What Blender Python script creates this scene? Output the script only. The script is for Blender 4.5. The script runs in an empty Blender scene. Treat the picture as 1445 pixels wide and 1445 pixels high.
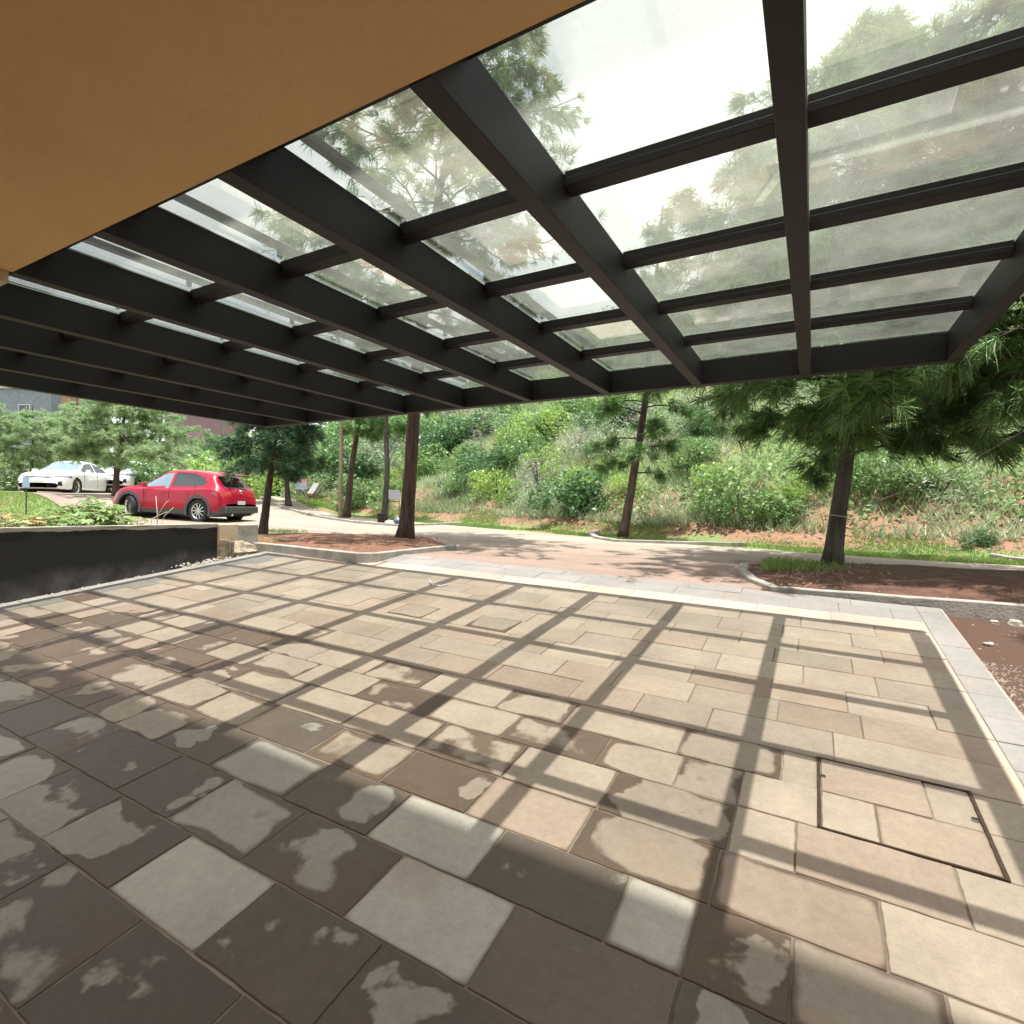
import bpy, math, random
import numpy as np
from mathutils import Vector, Matrix

S = bpy.context.scene
COL = S.collection
rnd = random.Random(7)
RNG = np.random.default_rng(11)
R = math.radians

# ------------------------------------------------------------------ camera
YAW, PITCH, ROLL, FPX = R(29.1), R(0.36), R(0.70), 764.6
CAMZ = 1.6
def cam_axes():
    cy, sy = math.cos(YAW), math.sin(YAW)
    f = Vector((-sy, cy, 0)); r = Vector((cy, sy, 0)); u = Vector((0, 0, 1))
    cp, sp = math.cos(PITCH), math.sin(PITCH)
    f2 = f*cp - u*sp; u2 = u*cp + f*sp
    cr, sr = math.cos(ROLL), math.sin(ROLL)
    return r*cr + u2*sr, u2*cr - r*sr, f2
CR, CU, CF = cam_axes()
cd = bpy.data.cameras.new('camera'); cam = bpy.data.objects.new('camera', cd); COL.objects.link(cam)
cd.sensor_width = 36; cd.lens = FPX/1445*36; cd.clip_start = .05; cd.clip_end = 3000
M = Matrix.Identity(4)
for i in range(3):
    M[i][0] = CR[i]; M[i][1] = CU[i]; M[i][2] = -CF[i]
M[2][3] = CAMZ
cam.matrix_world = M
S.camera = cam
def ray(px, py):
    return CR*(px-722.5) - CU*(py-722.5) + CF*FPX
def at_depth(px, py, d):
    v = ray(px, py); v = v*(d/FPX); return Vector((v.x, v.y, v.z+CAMZ))
def on_z(px, py, z):
    v = ray(px, py); t = (z-CAMZ)/v.z; return Vector((v.x*t, v.y*t, z))

# ------------------------------------------------------------------ sky and sun
SUNV = Vector((.078, -.072, 1)).normalized()
SUN_EL = math.asin(SUNV.z); SUN_AZ = math.atan2(SUNV.x, SUNV.y)
w = bpy.data.worlds.new('World'); S.world = w; w.use_nodes = True
nt = w.node_tree; nt.nodes.clear()
out = nt.nodes.new('ShaderNodeOutputWorld'); bg = nt.nodes.new('ShaderNodeBackground')
sky = nt.nodes.new('ShaderNodeTexSky'); sky.sky_type = 'NISHITA'; sky.sun_disc = False
sky.sun_elevation = SUN_EL; sky.sun_rotation = SUN_AZ; sky.altitude = 2000; sky.air_density = 1.0; sky.dust_density = 1.5
tc = nt.nodes.new('ShaderNodeTexCoord'); nz = nt.nodes.new('ShaderNodeTexNoise')
nz.inputs['Scale'].default_value = 2.2; nz.inputs['Detail'].default_value = 8; nz.inputs['Roughness'].default_value = .55
rp = nt.nodes.new('ShaderNodeMapRange'); rp.inputs[1].default_value = .38; rp.inputs[2].default_value = .52
rp.inputs[3].default_value = .35; rp.inputs[4].default_value = 1
mx = nt.nodes.new('ShaderNodeMixRGB'); mx.inputs[2].default_value = (7.2, 7.35, 7.3, 1)
nt.links.new(tc.outputs['Generated'], nz.inputs['Vector']); nt.links.new(nz.outputs[0], rp.inputs[0])
nt.links.new(rp.outputs[0], mx.inputs[0]); nt.links.new(sky.outputs[0], mx.inputs[1])
nt.links.new(mx.outputs[0], bg.inputs[0]); bg.inputs[1].default_value = .125
nt.links.new(bg.outputs[0], out.inputs[0])
sl = bpy.data.lights.new('sun', 'SUN'); sl.energy = 4.1; sl.angle = R(.53); sl.color = (1, .96, .89)
so = bpy.data.objects.new('sun', sl); COL.objects.link(so)
so.rotation_euler = SUNV.to_track_quat('Z', 'Y').to_euler(); so.location = (0, 0, 30)
S.view_settings.view_transform = 'Standard'; S.view_settings.look = 'None'
S.view_settings.exposure = 0.95; S.view_settings.gamma = 1
S.cycles.max_bounces = 8; S.cycles.diffuse_bounces = 5; S.cycles.transparent_max_bounces = 16
S.cycles.caustics_reflective = False; S.cycles.caustics_refractive = False
S.cycles.use_denoising = True

# ------------------------------------------------------------------ helpers
def link(o, parent=None):
    COL.objects.link(o)
    if parent: o.parent = parent
    return o
def tag(o, label=None, cat=None, group=None, kind=None):
    if label: o['label'] = label
    if cat: o['category'] = cat
    if group: o['group'] = group
    if kind: o['kind'] = kind
    return o
def empty(name, loc, rz=0):
    o = bpy.data.objects.new(name, None); o.location = loc; o.rotation_euler = (0, 0, rz); o.empty_display_size = .2
    return link(o)
def mesh(name, verts, faces, mat, parent=None, smooth=False, mats=None, midx=None):
    me = bpy.data.meshes.new(name)
    if isinstance(verts, np.ndarray): verts = verts.tolist()
    me.from_pydata([tuple(v) for v in verts], [], faces)
    for m in (mats or [mat]): me.materials.append(m)
    if midx is not None: me.polygons.foreach_set('material_index', midx)
    if smooth: me.polygons.foreach_set('use_smooth', [True]*len(me.polygons))
    me.update()
    return link(bpy.data.objects.new(name, me), parent)
def fast_mesh(name, V, n, mat, parent=None, tint=None, smooth=False):
    """V: (k, n, 3) array of k separate n-gons"""
    k = V.shape[0]; me = bpy.data.meshes.new(name)
    me.vertices.add(k*n); me.vertices.foreach_set('co', V.reshape(-1).astype(np.float32))
    me.loops.add(k*n); me.loops.foreach_set('vertex_index', np.arange(k*n, dtype=np.int32))
    me.polygons.add(k); me.polygons.foreach_set('loop_start', np.arange(0, k*n, n, dtype=np.int32))
    me.polygons.foreach_set('loop_total', np.full(k, n, dtype=np.int32))
    me.update(calc_edges=True)
    if tint is not None:
        a = me.attributes.new('tint', 'FLOAT', 'POINT'); a.data.foreach_set('value', np.repeat(tint, n).astype(np.float32))
    me.materials.append(mat)
    return link(bpy.data.objects.new(name, me), parent)
class MB:
    def __init__(s): s.v = []; s.f = []
    def box(s, x0, x1, y0, y1, z0, z1):
        b = len(s.v)
        s.v += [(x0,y0,z0),(x1,y0,z0),(x1,y1,z0),(x0,y1,z0),(x0,y0,z1),(x1,y0,z1),(x1,y1,z1),(x0,y1,z1)]
        s.f += [(b,b+3,b+2,b+1),(b+4,b+5,b+6,b+7),(b,b+1,b+5,b+4),(b+1,b+2,b+6,b+5),(b+2,b+3,b+7,b+6),(b+3,b,b+4,b+7)]
        return s
    def obox(s, c, ax, ay, az):
        """oriented box: centre and three half-axis vectors"""
        b = len(s.v); c = Vector(c); ax = Vector(ax); ay = Vector(ay); az = Vector(az)
        for k in (-1, 1):
            for i, j in ((-1,-1),(1,-1),(1,1),(-1,1)): s.v.append(tuple(c+ax*i+ay*j+az*k))
        s.f += [(b,b+3,b+2,b+1),(b+4,b+5,b+6,b+7),(b,b+1,b+5,b+4),(b+1,b+2,b+6,b+5),(b+2,b+3,b+7,b+6),(b+3,b,b+4,b+7)]
        return s
    def tube(s, pts, rad, n=8, cap=True, jit=0):
        pts = [Vector(p) for p in pts]; b0 = len(s.v)
        if not hasattr(rad, '__len__'): rad = [rad]*len(pts)
        for i, p in enumerate(pts):
            d = (pts[min(i+1, len(pts)-1)]-pts[max(i-1, 0)]).normalized()
            a = d.cross(Vector((0, .13, 1)) if abs(d.z) < .9 else Vector((1, 0, 0))).normalized(); c = d.cross(a)
            for k in range(n):
                t = 2*math.pi*k/n; r = rad[i]*(1+(rnd.uniform(-jit, jit) if jit else 0))
                s.v.append(tuple(p + a*(math.cos(t)*r) + c*(math.sin(t)*r)))
        for i in range(len(pts)-1):
            for k in range(n):
                a0 = b0+i*n+k; a1 = b0+i*n+(k+1) % n
                s.f.append((a0, a1, a1+n, a0+n))
        if cap:
            s.f.append(tuple(b0+k for k in range(n))[::-1]); s.f.append(tuple(b0+(len(pts)-1)*n+k for k in range(n)))
        return s
    def lathe(s, prof, axis='y', c=(0,0,0), n=32, cap=False):
        """prof: list of (radius, along)"""
        b0 = len(s.v)
        for r, a in prof:
            for k in range(n):
                t = 2*math.pi*k/n; x, z = math.cos(t)*r, math.sin(t)*r
                s.v.append((c[0]+x, c[1]+a, c[2]+z) if axis == 'y' else (c[0]+x, c[1]+z, c[2]+a))
        for i in range(len(prof)-1):
            for k in range(n):
                a0 = b0+i*n+k; a1 = b0+i*n+(k+1) % n
                s.f.append((a0, a0+n, a1+n, a1))
        return s
    def build(s, name, mat, parent=None, smooth=False, bevel=0):
        o = mesh(name, s.v, s.f, mat, parent, smooth)
        if bevel:
            m = o.modifiers.new('bevel', 'BEVEL'); m.width = bevel; m.segments = 2; m.limit_method = 'ANGLE'
        return o

# ---- materials
def newmat(name):
    m = bpy.data.materials.new(name); m.use_nodes = True
    t = m.node_tree; t.nodes.clear()
    o = t.nodes.new('ShaderNodeOutputMaterial')
    return m, t, o
def N(t, typ, **kw):
    n = t.nodes.new(typ)
    for k, v in kw.items():
        if k.startswith('_'): setattr(n, k[1:], v)
        else: n.inputs[k].default_value = v
    return n
def simple(name, col, rough=.6, metal=0, spec=.5, noise=0, nscale=8, bump=0, coat=0, col2=None, detail=6, bscale=None, grain=1):
    m, t, o = newmat(name)
    b = N(t, 'ShaderNodeBsdfPrincipled', Roughness=rough, Metallic=metal)
    b.inputs['Specular IOR Level'].default_value = spec
    b.inputs['Coat Weight'].default_value = coat; b.inputs['Coat Roughness'].default_value = .04
    b.inputs['Base Color'].default_value = (*col, 1)
    if noise or col2:
        tc = N(t, 'ShaderNodeTexCoord'); nz = N(t, 'ShaderNodeTexNoise', Scale=nscale, Detail=detail, Roughness=.6)
        mp = N(t, 'ShaderNodeMapping'); mp.inputs['Scale'].default_value = (1, 1, grain); t.links.new(tc.outputs['Object'], mp.inputs[0])
        t.links.new(mp.outputs[0], nz.inputs['Vector'])
        rp = N(t, 'ShaderNodeMapRange'); rp.inputs[1].default_value = .35; rp.inputs[2].default_value = .65
        t.links.new(nz.outputs[0], rp.inputs[0])
        mx = N(t, 'ShaderNodeMixRGB')
        c2 = col2 if col2 else tuple(c*(1-noise) for c in col)
        mx.inputs[1].default_value = (*c2, 1); mx.inputs[2].default_value = (*col, 1)
        t.links.new(rp.outputs[0], mx.inputs[0]); t.links.new(mx.outputs[0], b.inputs['Base Color'])
    if bump:
        tc2 = N(t, 'ShaderNodeTexCoord'); n2 = N(t, 'ShaderNodeTexNoise', Scale=bscale or nscale*4, Detail=6)
        mp2 = N(t, 'ShaderNodeMapping'); mp2.inputs['Scale'].default_value = (1, 1, grain); t.links.new(tc2.outputs['Object'], mp2.inputs[0]); t.links.new(mp2.outputs[0], n2.inputs['Vector'])
        bp = N(t, 'ShaderNodeBump', Strength=bump, Distance=.02)
        t.links.new(n2.outputs[0], bp.inputs['Height']); t.links.new(bp.outputs[0], b.inputs['Normal'])
    t.links.new(b.outputs[0], o.inputs[0])
    return m
def leafmat(name, c_dark, c_light, trans=.4):
    m, t, o = newmat(name)
    at = N(t, 'ShaderNodeAttribute'); at.attribute_name = 'tint'
    mx = N(t, 'ShaderNodeMixRGB'); mx.inputs[1].default_value = (*c_dark, 1); mx.inputs[2].default_value = (*c_light, 1)
    t.links.new(at.outputs['Fac'], mx.inputs[0])
    d = N(t, 'ShaderNodeBsdfDiffuse'); tr = N(t, 'ShaderNodeBsdfTranslucent'); ms = N(t, 'ShaderNodeMixShader')
    ms.inputs[0].default_value = trans
    t.links.new(mx.outputs[0], d.inputs[0]); t.links.new(mx.outputs[0], tr.inputs[0])
    t.links.new(d.outputs[0], ms.inputs[1]); t.links.new(tr.outputs[0], ms.inputs[2])
    g = N(t, 'ShaderNodeBsdfGlossy', Roughness=.45); g.inputs[0].default_value = (.8, .85, .8, 1)
    m2 = N(t, 'ShaderNodeMixShader'); m2.inputs[0].default_value = .04
    t.links.new(ms.outputs[0], m2.inputs[1]); t.links.new(g.outputs[0], m2.inputs[2])
    t.links.new(m2.outputs[0], o.inputs[0])
    return m

MT = {}
MT['steel'] = simple('painted_steel', (.010, .0095, .0105), .55, 0, .35, noise=.25, nscale=3, bump=.05, bscale=60)
MT['render'] = simple('ochre_render', (.78, .52, .25), .85, 0, .2, col2=(.70, .45, .205), nscale=1.1, bump=.25, bscale=24)
MT['pale_render'] = simple('pale_render', (.62, .50, .34), .85, noise=.2, nscale=6, bump=.2)
MT['concrete'] = simple('concrete', (.42, .40, .36), .9, noise=.35, nscale=5, bump=.35, bscale=40)
MT['soil'] = simple('red_soil', (.15, .07, .045), .95, col2=(.07, .035, .025), nscale=7, bump=.8, bscale=30)
MT['stone'] = simple('rubble_stone', (.50, .42, .32), .9, noise=.45, nscale=12, bump=.7, bscale=30)
MT['bark'] = simple('pine_bark', (.10, .068, .052), .95, col2=(.035, .024, .02), nscale=14, bump=1.0, bscale=26, grain=.16)
MT['bark_red'] = simple('red_pine_bark', (.11, .068, .052), .95, col2=(.035, .026, .023), nscale=16, bump=1.0, bscale=30, grain=.16)
MT['bark_grey'] = simple('grey_bark', (.085, .082, .068), .95, col2=(.04, .037, .032), nscale=14, bump=.8, bscale=30, grain=.16)
MT['pine'] = leafmat('pine_needles', (0.077, 0.155, 0.058), (0.259, 0.454, 0.142), .48)
MT['pine_blue'] = leafmat('bluish_pine_needles', (0.036, 0.084, 0.048), (0.120, 0.240, 0.114), .38)
MT['pine_pale'] = leafmat('pale_pine_needles', (0.240, 0.360, 0.180), (0.468, 0.612, 0.336), .48)  # this and the bush and weed colours are raised in place of haze
MT['bush_y'] = leafmat('yellow_green_leaves', (0.216, 0.360, 0.084), (0.468, 0.620, 0.168), .45)
MT['bush_g'] = leafmat('mid_green_leaves', (0.132, 0.240, 0.090), (0.336, 0.492, 0.192), .42)
MT['bush_d'] = leafmat('dark_green_leaves', (0.060, 0.132, 0.060), (0.168, 0.300, 0.120), .38)
MT['bush_s'] = leafmat('sage_leaves', (0.228, 0.312, 0.192), (0.492, 0.588, 0.384), .38)
MT['dry'] = leafmat('dry_stems', (0.336, 0.312, 0.288), (0.612, 0.564, 0.528), .3)
MT['grass'] = leafmat('grass_blades', (0.126, 0.225, 0.045), (0.288, 0.414, 0.108), .45)
MT['weeds'] = leafmat('hillside_weeds', (0.240, 0.348, 0.168), (0.588, 0.620, 0.444), .42)
MT['black'] = simple('matt_black', (.012, .012, .012), .7)
MT['rubber'] = simple('rubber', (.018, .018, .019), .75)
MT['alloy'] = simple('alloy', (.62, .62, .64), .25, 1)
MT['clad'] = simple('grey_plastic', (.06, .06, .065), .6)
MT['carglass'] = simple('car_glass', (.015, .02, .025), .04, 0, 1.0)
MT['carglass_light'] = simple('pale_car_glass', (.16, .24, .30), .05, 0, 1.0)
MT['red_paint'] = simple('red_paint', (.36, .003, .030), .32, .1, .3, coat=.5)
MT['white_paint'] = simple('white_paint', (.76, .78, .80), .3, 0, .5, coat=1)
MT['grey_paint'] = simple('grey_paint', (.12, .11, .10), .35, .2, .5, coat=.6)
MT['red_lamp'] = simple('red_lamp', (.35, .01, .01), .15, coat=1)
MT['lamp'] = simple('clear_lamp', (.12, .16, .2), .08, .3, 1, coat=1)
MT['chrome'] = simple('chrome', (.7, .7, .72), .12, 1)
MT['plate'] = simple('number_plate', (.66, .7, .68), .5)
MT['white'] = simple('white_board', (.78, .78, .8), .6)
MT['wood'] = simple('weathered_wood', (.33, .27, .19), .85, noise=.3, nscale=9)
MT['rope'] = simple('rope', (.45, .42, .36), .9)

# ------------------------------------------------------------------ terrain height
BX = [-140, -60, -29, -23, -20.8, -19.3, -16.6, -12, -7, -3, 2, 40]
BZ = [3.2, 2.4, 2.0, 1.88, 1.5, 1.16, 1.01, .90, .86, .80, .73, .6]
EX = [-140, -60, -30, -20.5, -14, -10.4, -6.5, -2.9, 1.6, 6, 40]
EY = [46, 28, 20, 17.4, 16.2, 14.8, 13.2, 12.1, 11.3, 11.2, 11.2]
def patio_z(x, y): return -.0277*x + .114*y
def edge_y(x): return np.interp(x, EX, EY)
def gz(x, y):
    x = np.asarray(x, float); y = np.asarray(y, float)
    b = (np.interp(x-.9, BX, BZ)+np.interp(x, BX, BZ)+np.interp(x+.9, BX, BZ))/3
    b = b + .014*np.clip(y-8, -3, 12)
    g = np.where((x < -8.06) & (y < 7.5), 1.21-.045*(-8.06-x) - np.clip(y-5.2, 0, 3)*.18, -9)
    b = np.maximum(b, g)
    d = y-edge_y(x)
    # hillside: steeper bank first, then the slope, then levelling off
    t = np.clip(d-1.3, 0, 60)
    amp = np.interp(x, [-60, -30, -20, -12, 0, 40], [.4, .6, .9, 1.0, 1, 1.1])
    h = .42*np.minimum(t, 1.2) + .62*np.clip(t-1.2, 0, 30) + .12*np.clip(t-31.2, 0, 40)
    bumps = .22*np.sin(x*.9+y*.5)*np.sin(y*.8-x*.3) + .12*np.sin(x*2.3+1)*np.sin(y*1.9) + .05*np.sin(x*5.1)*np.sin(y*4.7+2)
    h = h*amp + bumps*np.clip(t/3, 0, 1)
    b = b + h
    p = patio_z(x, y)-.085
    inp = (x > -8.06) & (y < np.where(x > -.45, 6.575, 6.5))
    b = np.where(inp, p, b)
    b = np.where((y > 6.6) & (y < 9.25) & (x > -.3-.27*(y-6.6)) & (x < 9), b-.16, b)
    return b
def ground_at(px, py, d0=3, d1=80):
    """first point where the view ray through the pixel meets the terrain"""
    v = ray(px, py)/FPX
    d = d0
    while d < d1:
        p = v*d
        if p.z+CAMZ < float(gz(p.x, p.y)): return Vector((p.x, p.y, float(gz(p.x, p.y))))
        d += .03
    p = v*d1; return Vector((p.x, p.y, float(gz(p.x, p.y))))

def nonuni(a, b, fa, fb, fine, coarse):
    l = list(np.arange(fa, fb, fine)); s = coarse; x = fb
    while x < b: l.append(x); x += s; s *= 1.25
    l.append(b); s = coarse; x = fa-coarse; pre = []
    while x > a: pre.append(x); x -= s; s *= 1.25
    return sorted(set([a]+pre+[float(v) for v in l]))
xs = np.array(sorted(nonuni(-400, 400, -34, 10, .33, .6)+[-8.065, -8.05]))
ys = np.array(sorted(nonuni(-60, 500, -3, 42, .33, .6)+[6.495, 6.51, 6.57, 6.58]))
GX, GY = np.meshgrid(xs, ys, indexing='ij'); GZ = gz(GX, GY)
nx, ny = GX.shape
V = np.stack([GX, GY, GZ], -1).reshape(-1, 3)
F = [(i*ny+j, (i+1)*ny+j, (i+1)*ny+j+1, i*ny+j+1) for i in range(nx-1) for j in range(ny-1)]
m, t, o = newmat('ground_soil_and_grass')
b = N(t, 'ShaderNodeBsdfPrincipled', Roughness=.95); b.inputs['Specular IOR Level'].default_value = .1
tc = N(t, 'ShaderNodeTexCoord')
n1 = N(t, 'ShaderNodeTexNoise', Scale=.55, Detail=8, Roughness=.62); n2 = N(t, 'ShaderNodeTexNoise', Scale=9, Detail=6)
at = N(t, 'ShaderNodeAttribute'); at.attribute_name = 'grass'
t.links.new(tc.outputs['Object'], n1.inputs[0]); t.links.new(tc.outputs['Object'], n2.inputs[0])
ma = N(t, 'ShaderNodeMath', _operation='ADD'); t.links.new(n1.outputs[0], ma.inputs[0]); t.links.new(at.outputs['Fac'], ma.inputs[1])
rp = N(t, 'ShaderNodeMapRange'); rp.inputs[1].default_value = .86; rp.inputs[2].default_value = 1.04
t.links.new(ma.outputs[0], rp.inputs[0])
dirt = N(t, 'ShaderNodeMixRGB'); dirt.inputs[1].default_value = (.20, .105, .065, 1); dirt.inputs[2].default_value = (.36, .24, .16, 1)
gr = N(t, 'ShaderNodeMixRGB'); gr.inputs[1].default_value = (.12, .17, .06, 1); gr.inputs[2].default_value = (.24, .31, .12, 1)
t.links.new(n2.outputs[0], dirt.inputs[0]); t.links.new(n2.outputs[0], gr.inputs[0])
dk = N(t, 'ShaderNodeMixRGB'); dk.inputs[1].default_value = (.10, .062, .047, 1)  # darkened soil colour stands in for tree shade right of the patio
dkr = N(t, 'ShaderNodeMapRange'); dkr.inputs[1].default_value = -.5; dkr.inputs[2].default_value = -.1; t.links.new(at.outputs['Fac'], dkr.inputs[0]); t.links.new(dkr.outputs[0], dk.inputs[0]); t.links.new(dirt.outputs[0], dk.inputs[2])
mg = N(t, 'ShaderNodeMixRGB'); t.links.new(rp.outputs[0], mg.inputs[0]); t.links.new(dk.outputs[0], mg.inputs[1]); t.links.new(gr.outputs[0], mg.inputs[2])
bp = N(t, 'ShaderNodeBump', Strength=.7, Distance=.05); t.links.new(n2.outputs[0], bp.inputs['Height']); t.links.new(bp.outputs[0], b.inputs['Normal'])
t.links.new(mg.outputs[0], b.inputs['Base Color']); t.links.new(b.outputs[0], o.inputs[0])
g_obj = mesh('ground', V, F, m, smooth=True); tag(g_obj, kind='structure')
D = GY-edge_y(GX)
grassw = np.where(D > 4, .56, np.where(D > 2.6, .35, np.where(D > 1.6, .28, .50)))
grassw = np.where((GX > -8.06) & (GY < 6.6), -1., grassw)
grassw = np.where((GX < -8.06) & (GY < 9), .5, grassw)
a = g_obj.data.attributes.new('grass', 'FLOAT', 'POINT'); a.data.foreach_set('value', grassw.reshape(-1).astype(np.float32))

# ------------------------------------------------------------------ road
def near_y(x): return np.interp(x, [-60, -30, -24, -20, -15, -10, -8.2, -8, -.42, -.38, 30], [9.2, 9.2, 8.4, 7.9, 7.9, 7.6, 7.0, 6.453, 6.453, 8.9, 8.9])
rx = np.array(sorted(list(np.arange(-60, -2, .5))+list(np.arange(-2, 0, .1))+list(np.arange(0, 30, .5)))); nv = 26
V = []; 
for x in rx:
    y0, y1 = float(near_y(x)), float(edge_y(x))
    for j in range(nv):
        y = y0+(y1-y0)*j/(nv-1); zg = float(gz(x, max(y, 6.6) if x > -8.06 else y))+.03
        if x > -8.06:
            f = min(1, max(0, (y-6.45)/1.4)); zg = zg*f+(float(patio_z(x, 6.44))-.008)*(1-f)
        V.append((x, y, zg))
F = [(i*nv+j, (i+1)*nv+j, (i+1)*nv+j+1, i*nv+j+1) for i in range(len(rx)-1) for j in range(nv-1)]
m, t, o = newmat('dusty_concrete_road')
b = N(t, 'ShaderNodeBsdfPrincipled', Roughness=.9); b.inputs['Specular IOR Level'].default_value = .2
tc = N(t, 'ShaderNodeTexCoord'); sp = N(t, 'ShaderNodeSeparateXYZ'); t.links.new(tc.outputs['Object'], sp.inputs[0])
n1 = N(t, 'ShaderNodeTexNoise', Scale=.7, Detail=8, Roughness=.65); n2 = N(t, 'ShaderNodeTexNoise', Scale=14, Detail=5)
t.links.new(tc.outputs['Object'], n1.inputs[0]); t.links.new(tc.outputs['Object'], n2.inputs[0])
# reddish pavers close to the patio, pale dusty concrete beyond
m1 = N(t, 'ShaderNodeMath', _operation='MULTIPLY_ADD'); m1.inputs[1].default_value = 4.0
t.links.new(n1.outputs[0], m1.inputs[0]); t.links.new(sp.outputs['Y'], m1.inputs[2])
rp = N(t, 'ShaderNodeMapRange'); rp.inputs[1].default_value = 9.6; rp.inputs[2].default_value = 13.5; t.links.new(m1.outputs[0], rp.inputs[0])
ca = N(t, 'ShaderNodeMixRGB'); ca.inputs[1].default_value = (.27, .19, .155, 1); ca.inputs[2].default_value = (.37, .28, .235, 1)
cb = N(t, 'ShaderNodeMixRGB'); cb.inputs[1].default_value = (.35, .29, .24, 1); cb.inputs[2].default_value = (.43, .37, .31, 1)
t.links.new(n2.outputs[0], ca.inputs[0]); t.links.new(n2.outputs[0], cb.inputs[0])
cc = N(t, 'ShaderNodeMixRGB'); t.links.new(rp.outputs[0], cc.inputs[0]); t.links.new(ca.outputs[0], cc.inputs[1]); t.links.new(cb.outputs[0], cc.inputs[2])
bk = N(t, 'ShaderNodeTexBrick', Scale=4.0, **{'Mortar Size': .02}); bk.inputs['Color1'].default_value = (1, 1, 1, 1); bk.inputs['Color2'].default_value = (.86, .84, .82, 1); bk.inputs['Mortar'].default_value = (.62, .6, .57, 1)
t.links.new(tc.outputs['Object'], bk.inputs['Vector'])
ml = N(t, 'ShaderNodeMixRGB', _blend_type='MULTIPLY'); ml.inputs[0].default_value = .45
nR = N(t, 'ShaderNodeTexNoise', Scale=.35, Detail=9, Roughness=.7, Distortion=1.2); sR = N(t, 'ShaderNodeVectorMath', _operation='MULTIPLY'); sR.inputs[1].default_value = (.45, 1.6, 1)
t.links.new(tc.outputs['Object'], sR.inputs[0]); t.links.new(sR.outputs[0], nR.inputs[0])
rR = N(t, 'ShaderNodeMapRange'); rR.inputs[1].default_value = .35; rR.inputs[2].default_value = .6; rR.inputs[3].default_value = .74; rR.inputs[4].default_value = 1.04; t.links.new(nR.outputs[0], rR.inputs[0])
vR = N(t, 'ShaderNodeVectorMath', _operation='SCALE'); t.links.new(cc.outputs[0], vR.inputs[0]); t.links.new(rR.outputs[0], vR.inputs['Scale'])
t.links.new(vR.outputs[0], ml.inputs[1]); t.links.new(bk.outputs[0], ml.inputs[2])
bp = N(t, 'ShaderNodeBump', Strength=.3, Distance=.02); t.links.new(n2.outputs[0], bp.inputs['Height']); t.links.new(bp.outputs[0], b.inputs['Normal'])
t.links.new(ml.outputs[0], b.inputs['Base Color']); t.links.new(b.outputs[0], o.inputs[0])
tag(mesh('road', V, F, m, smooth=True), kind='structure')

# ------------------------------------------------------------------ patio paving
PX0, PX1, PY1 = -7.72, 1.06, 6.44
def wobble_edge(p, q, amp, n):
    out = []
    for k in range(n):
        f = k/n; j = amp if k else amp*.3
        out.append((p[0]+(q[0]-p[0])*f+rnd.uniform(-j, j), p[1]+(q[1]-p[1])*f+rnd.uniform(-j, j)))
    return out
tiles = []      # (x0, x1, y0, y1, tone, wet, hue)
rows = [-1.9, -1.55, -1.2, -.85, -.5, -.15, .05, .36, .67, 1.02, 1.338, 1.668, 1.975, 2.272, 2.58, 2.86, 3.15]
while rows[-1] < PY1-.42: rows.append(rows[-1]+rnd.choice((.29, .31, .33)))
rows.append(PY1)
known = {   # joints read along the front rows: start x list and (tone, wet) for each tile between them
 .36: ([-2.4, -1.9, -1.4, -.75, -.2, .4], None),
 .67: ([-3.1, -2.55, -1.995, -1.453, -.88, -.33, .25], [(.45,.55,0),(.45,.42,0),(.4,.9,0),(.4,.95,0),(.4,1,0),(.5,1,0)]),
 1.02: ([-3.3, -2.809, -2.26, -1.72, -1.2, -.60, -.02, .6], [(.5,.6,0),(.5,.75,0),(.95,.02,0),(.55,.75,0),(.5,1,0),(.5,.9,0),(.5,.95,0)]),
 1.338: ([-3.5, -2.9, -2.47, -1.95, -1.395, -.885, -.33, -.04, .62], [(.5,.8,0),(.5,1,0),(.62,.22,0),(.6,.45,0),(1.05,.03,0),(.8,.45,0),(.5,1,0),(.95,.0,1)]),
 1.668: ([-3.2, -2.7, -2.134, -1.61, -1.105, -.575, -.33, -.04, .35, 1.06], [(.5,.95,0),(.6,.1,0),(.6,.35,0),(1.0,.03,0),(.6,.75,0),(1.0,.06,0),(.5,.8,1),(.5,.15,1),(.86,0,1)]),
 1.975: ([-3.4, -2.9, -2.35, -1.82, -1.32, -.83, -.30, .217, .9], [(.6,.2,1),(.5,.7,0),(.62,.16,1),(.5,.8,1),(.72,.02,3),(.45,.3,1),(.55,.12,3),(.84,0,1)]),
 2.272: ([-3.6, -3.0, -2.4, -1.85, -1.31, -.82, -.28, -.044, .475, 1.06], [(.62,.12,1),(.68,.04,1),(.66,.1,1),(.7,.3,1),(.8,.02,1),(.5,.75,1),(.78,.0,1),(.6,.0,3),(.78,0,1)]),
 2.58: ([-3.2,-2.6,-2.02,-1.5,-.95,-.56,-.28, .045, .25, .63, 1.06], [(.7,.06,1),(.55,.5,1),(.74,.08,1),(.66,.35,1),(.72,.14,1),(.5,.6,1),(.8,0,1),(.82,0,1),(.7,.02,3),(.75,0,1)]),
 2.86: ([-3.4,-2.8,-2.3,-1.7,-1.25,-.6,-.12,.045,.46,.63,1.06], [(.7,.06,1),(.66,.25,1),(.74,.05,1),(.66,.3,1),(.72,.04,1),(.55,.3,1),(.7,.0,1),(.7,0,3),(.7,0,1),(.74,0,1)]),
}
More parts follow.
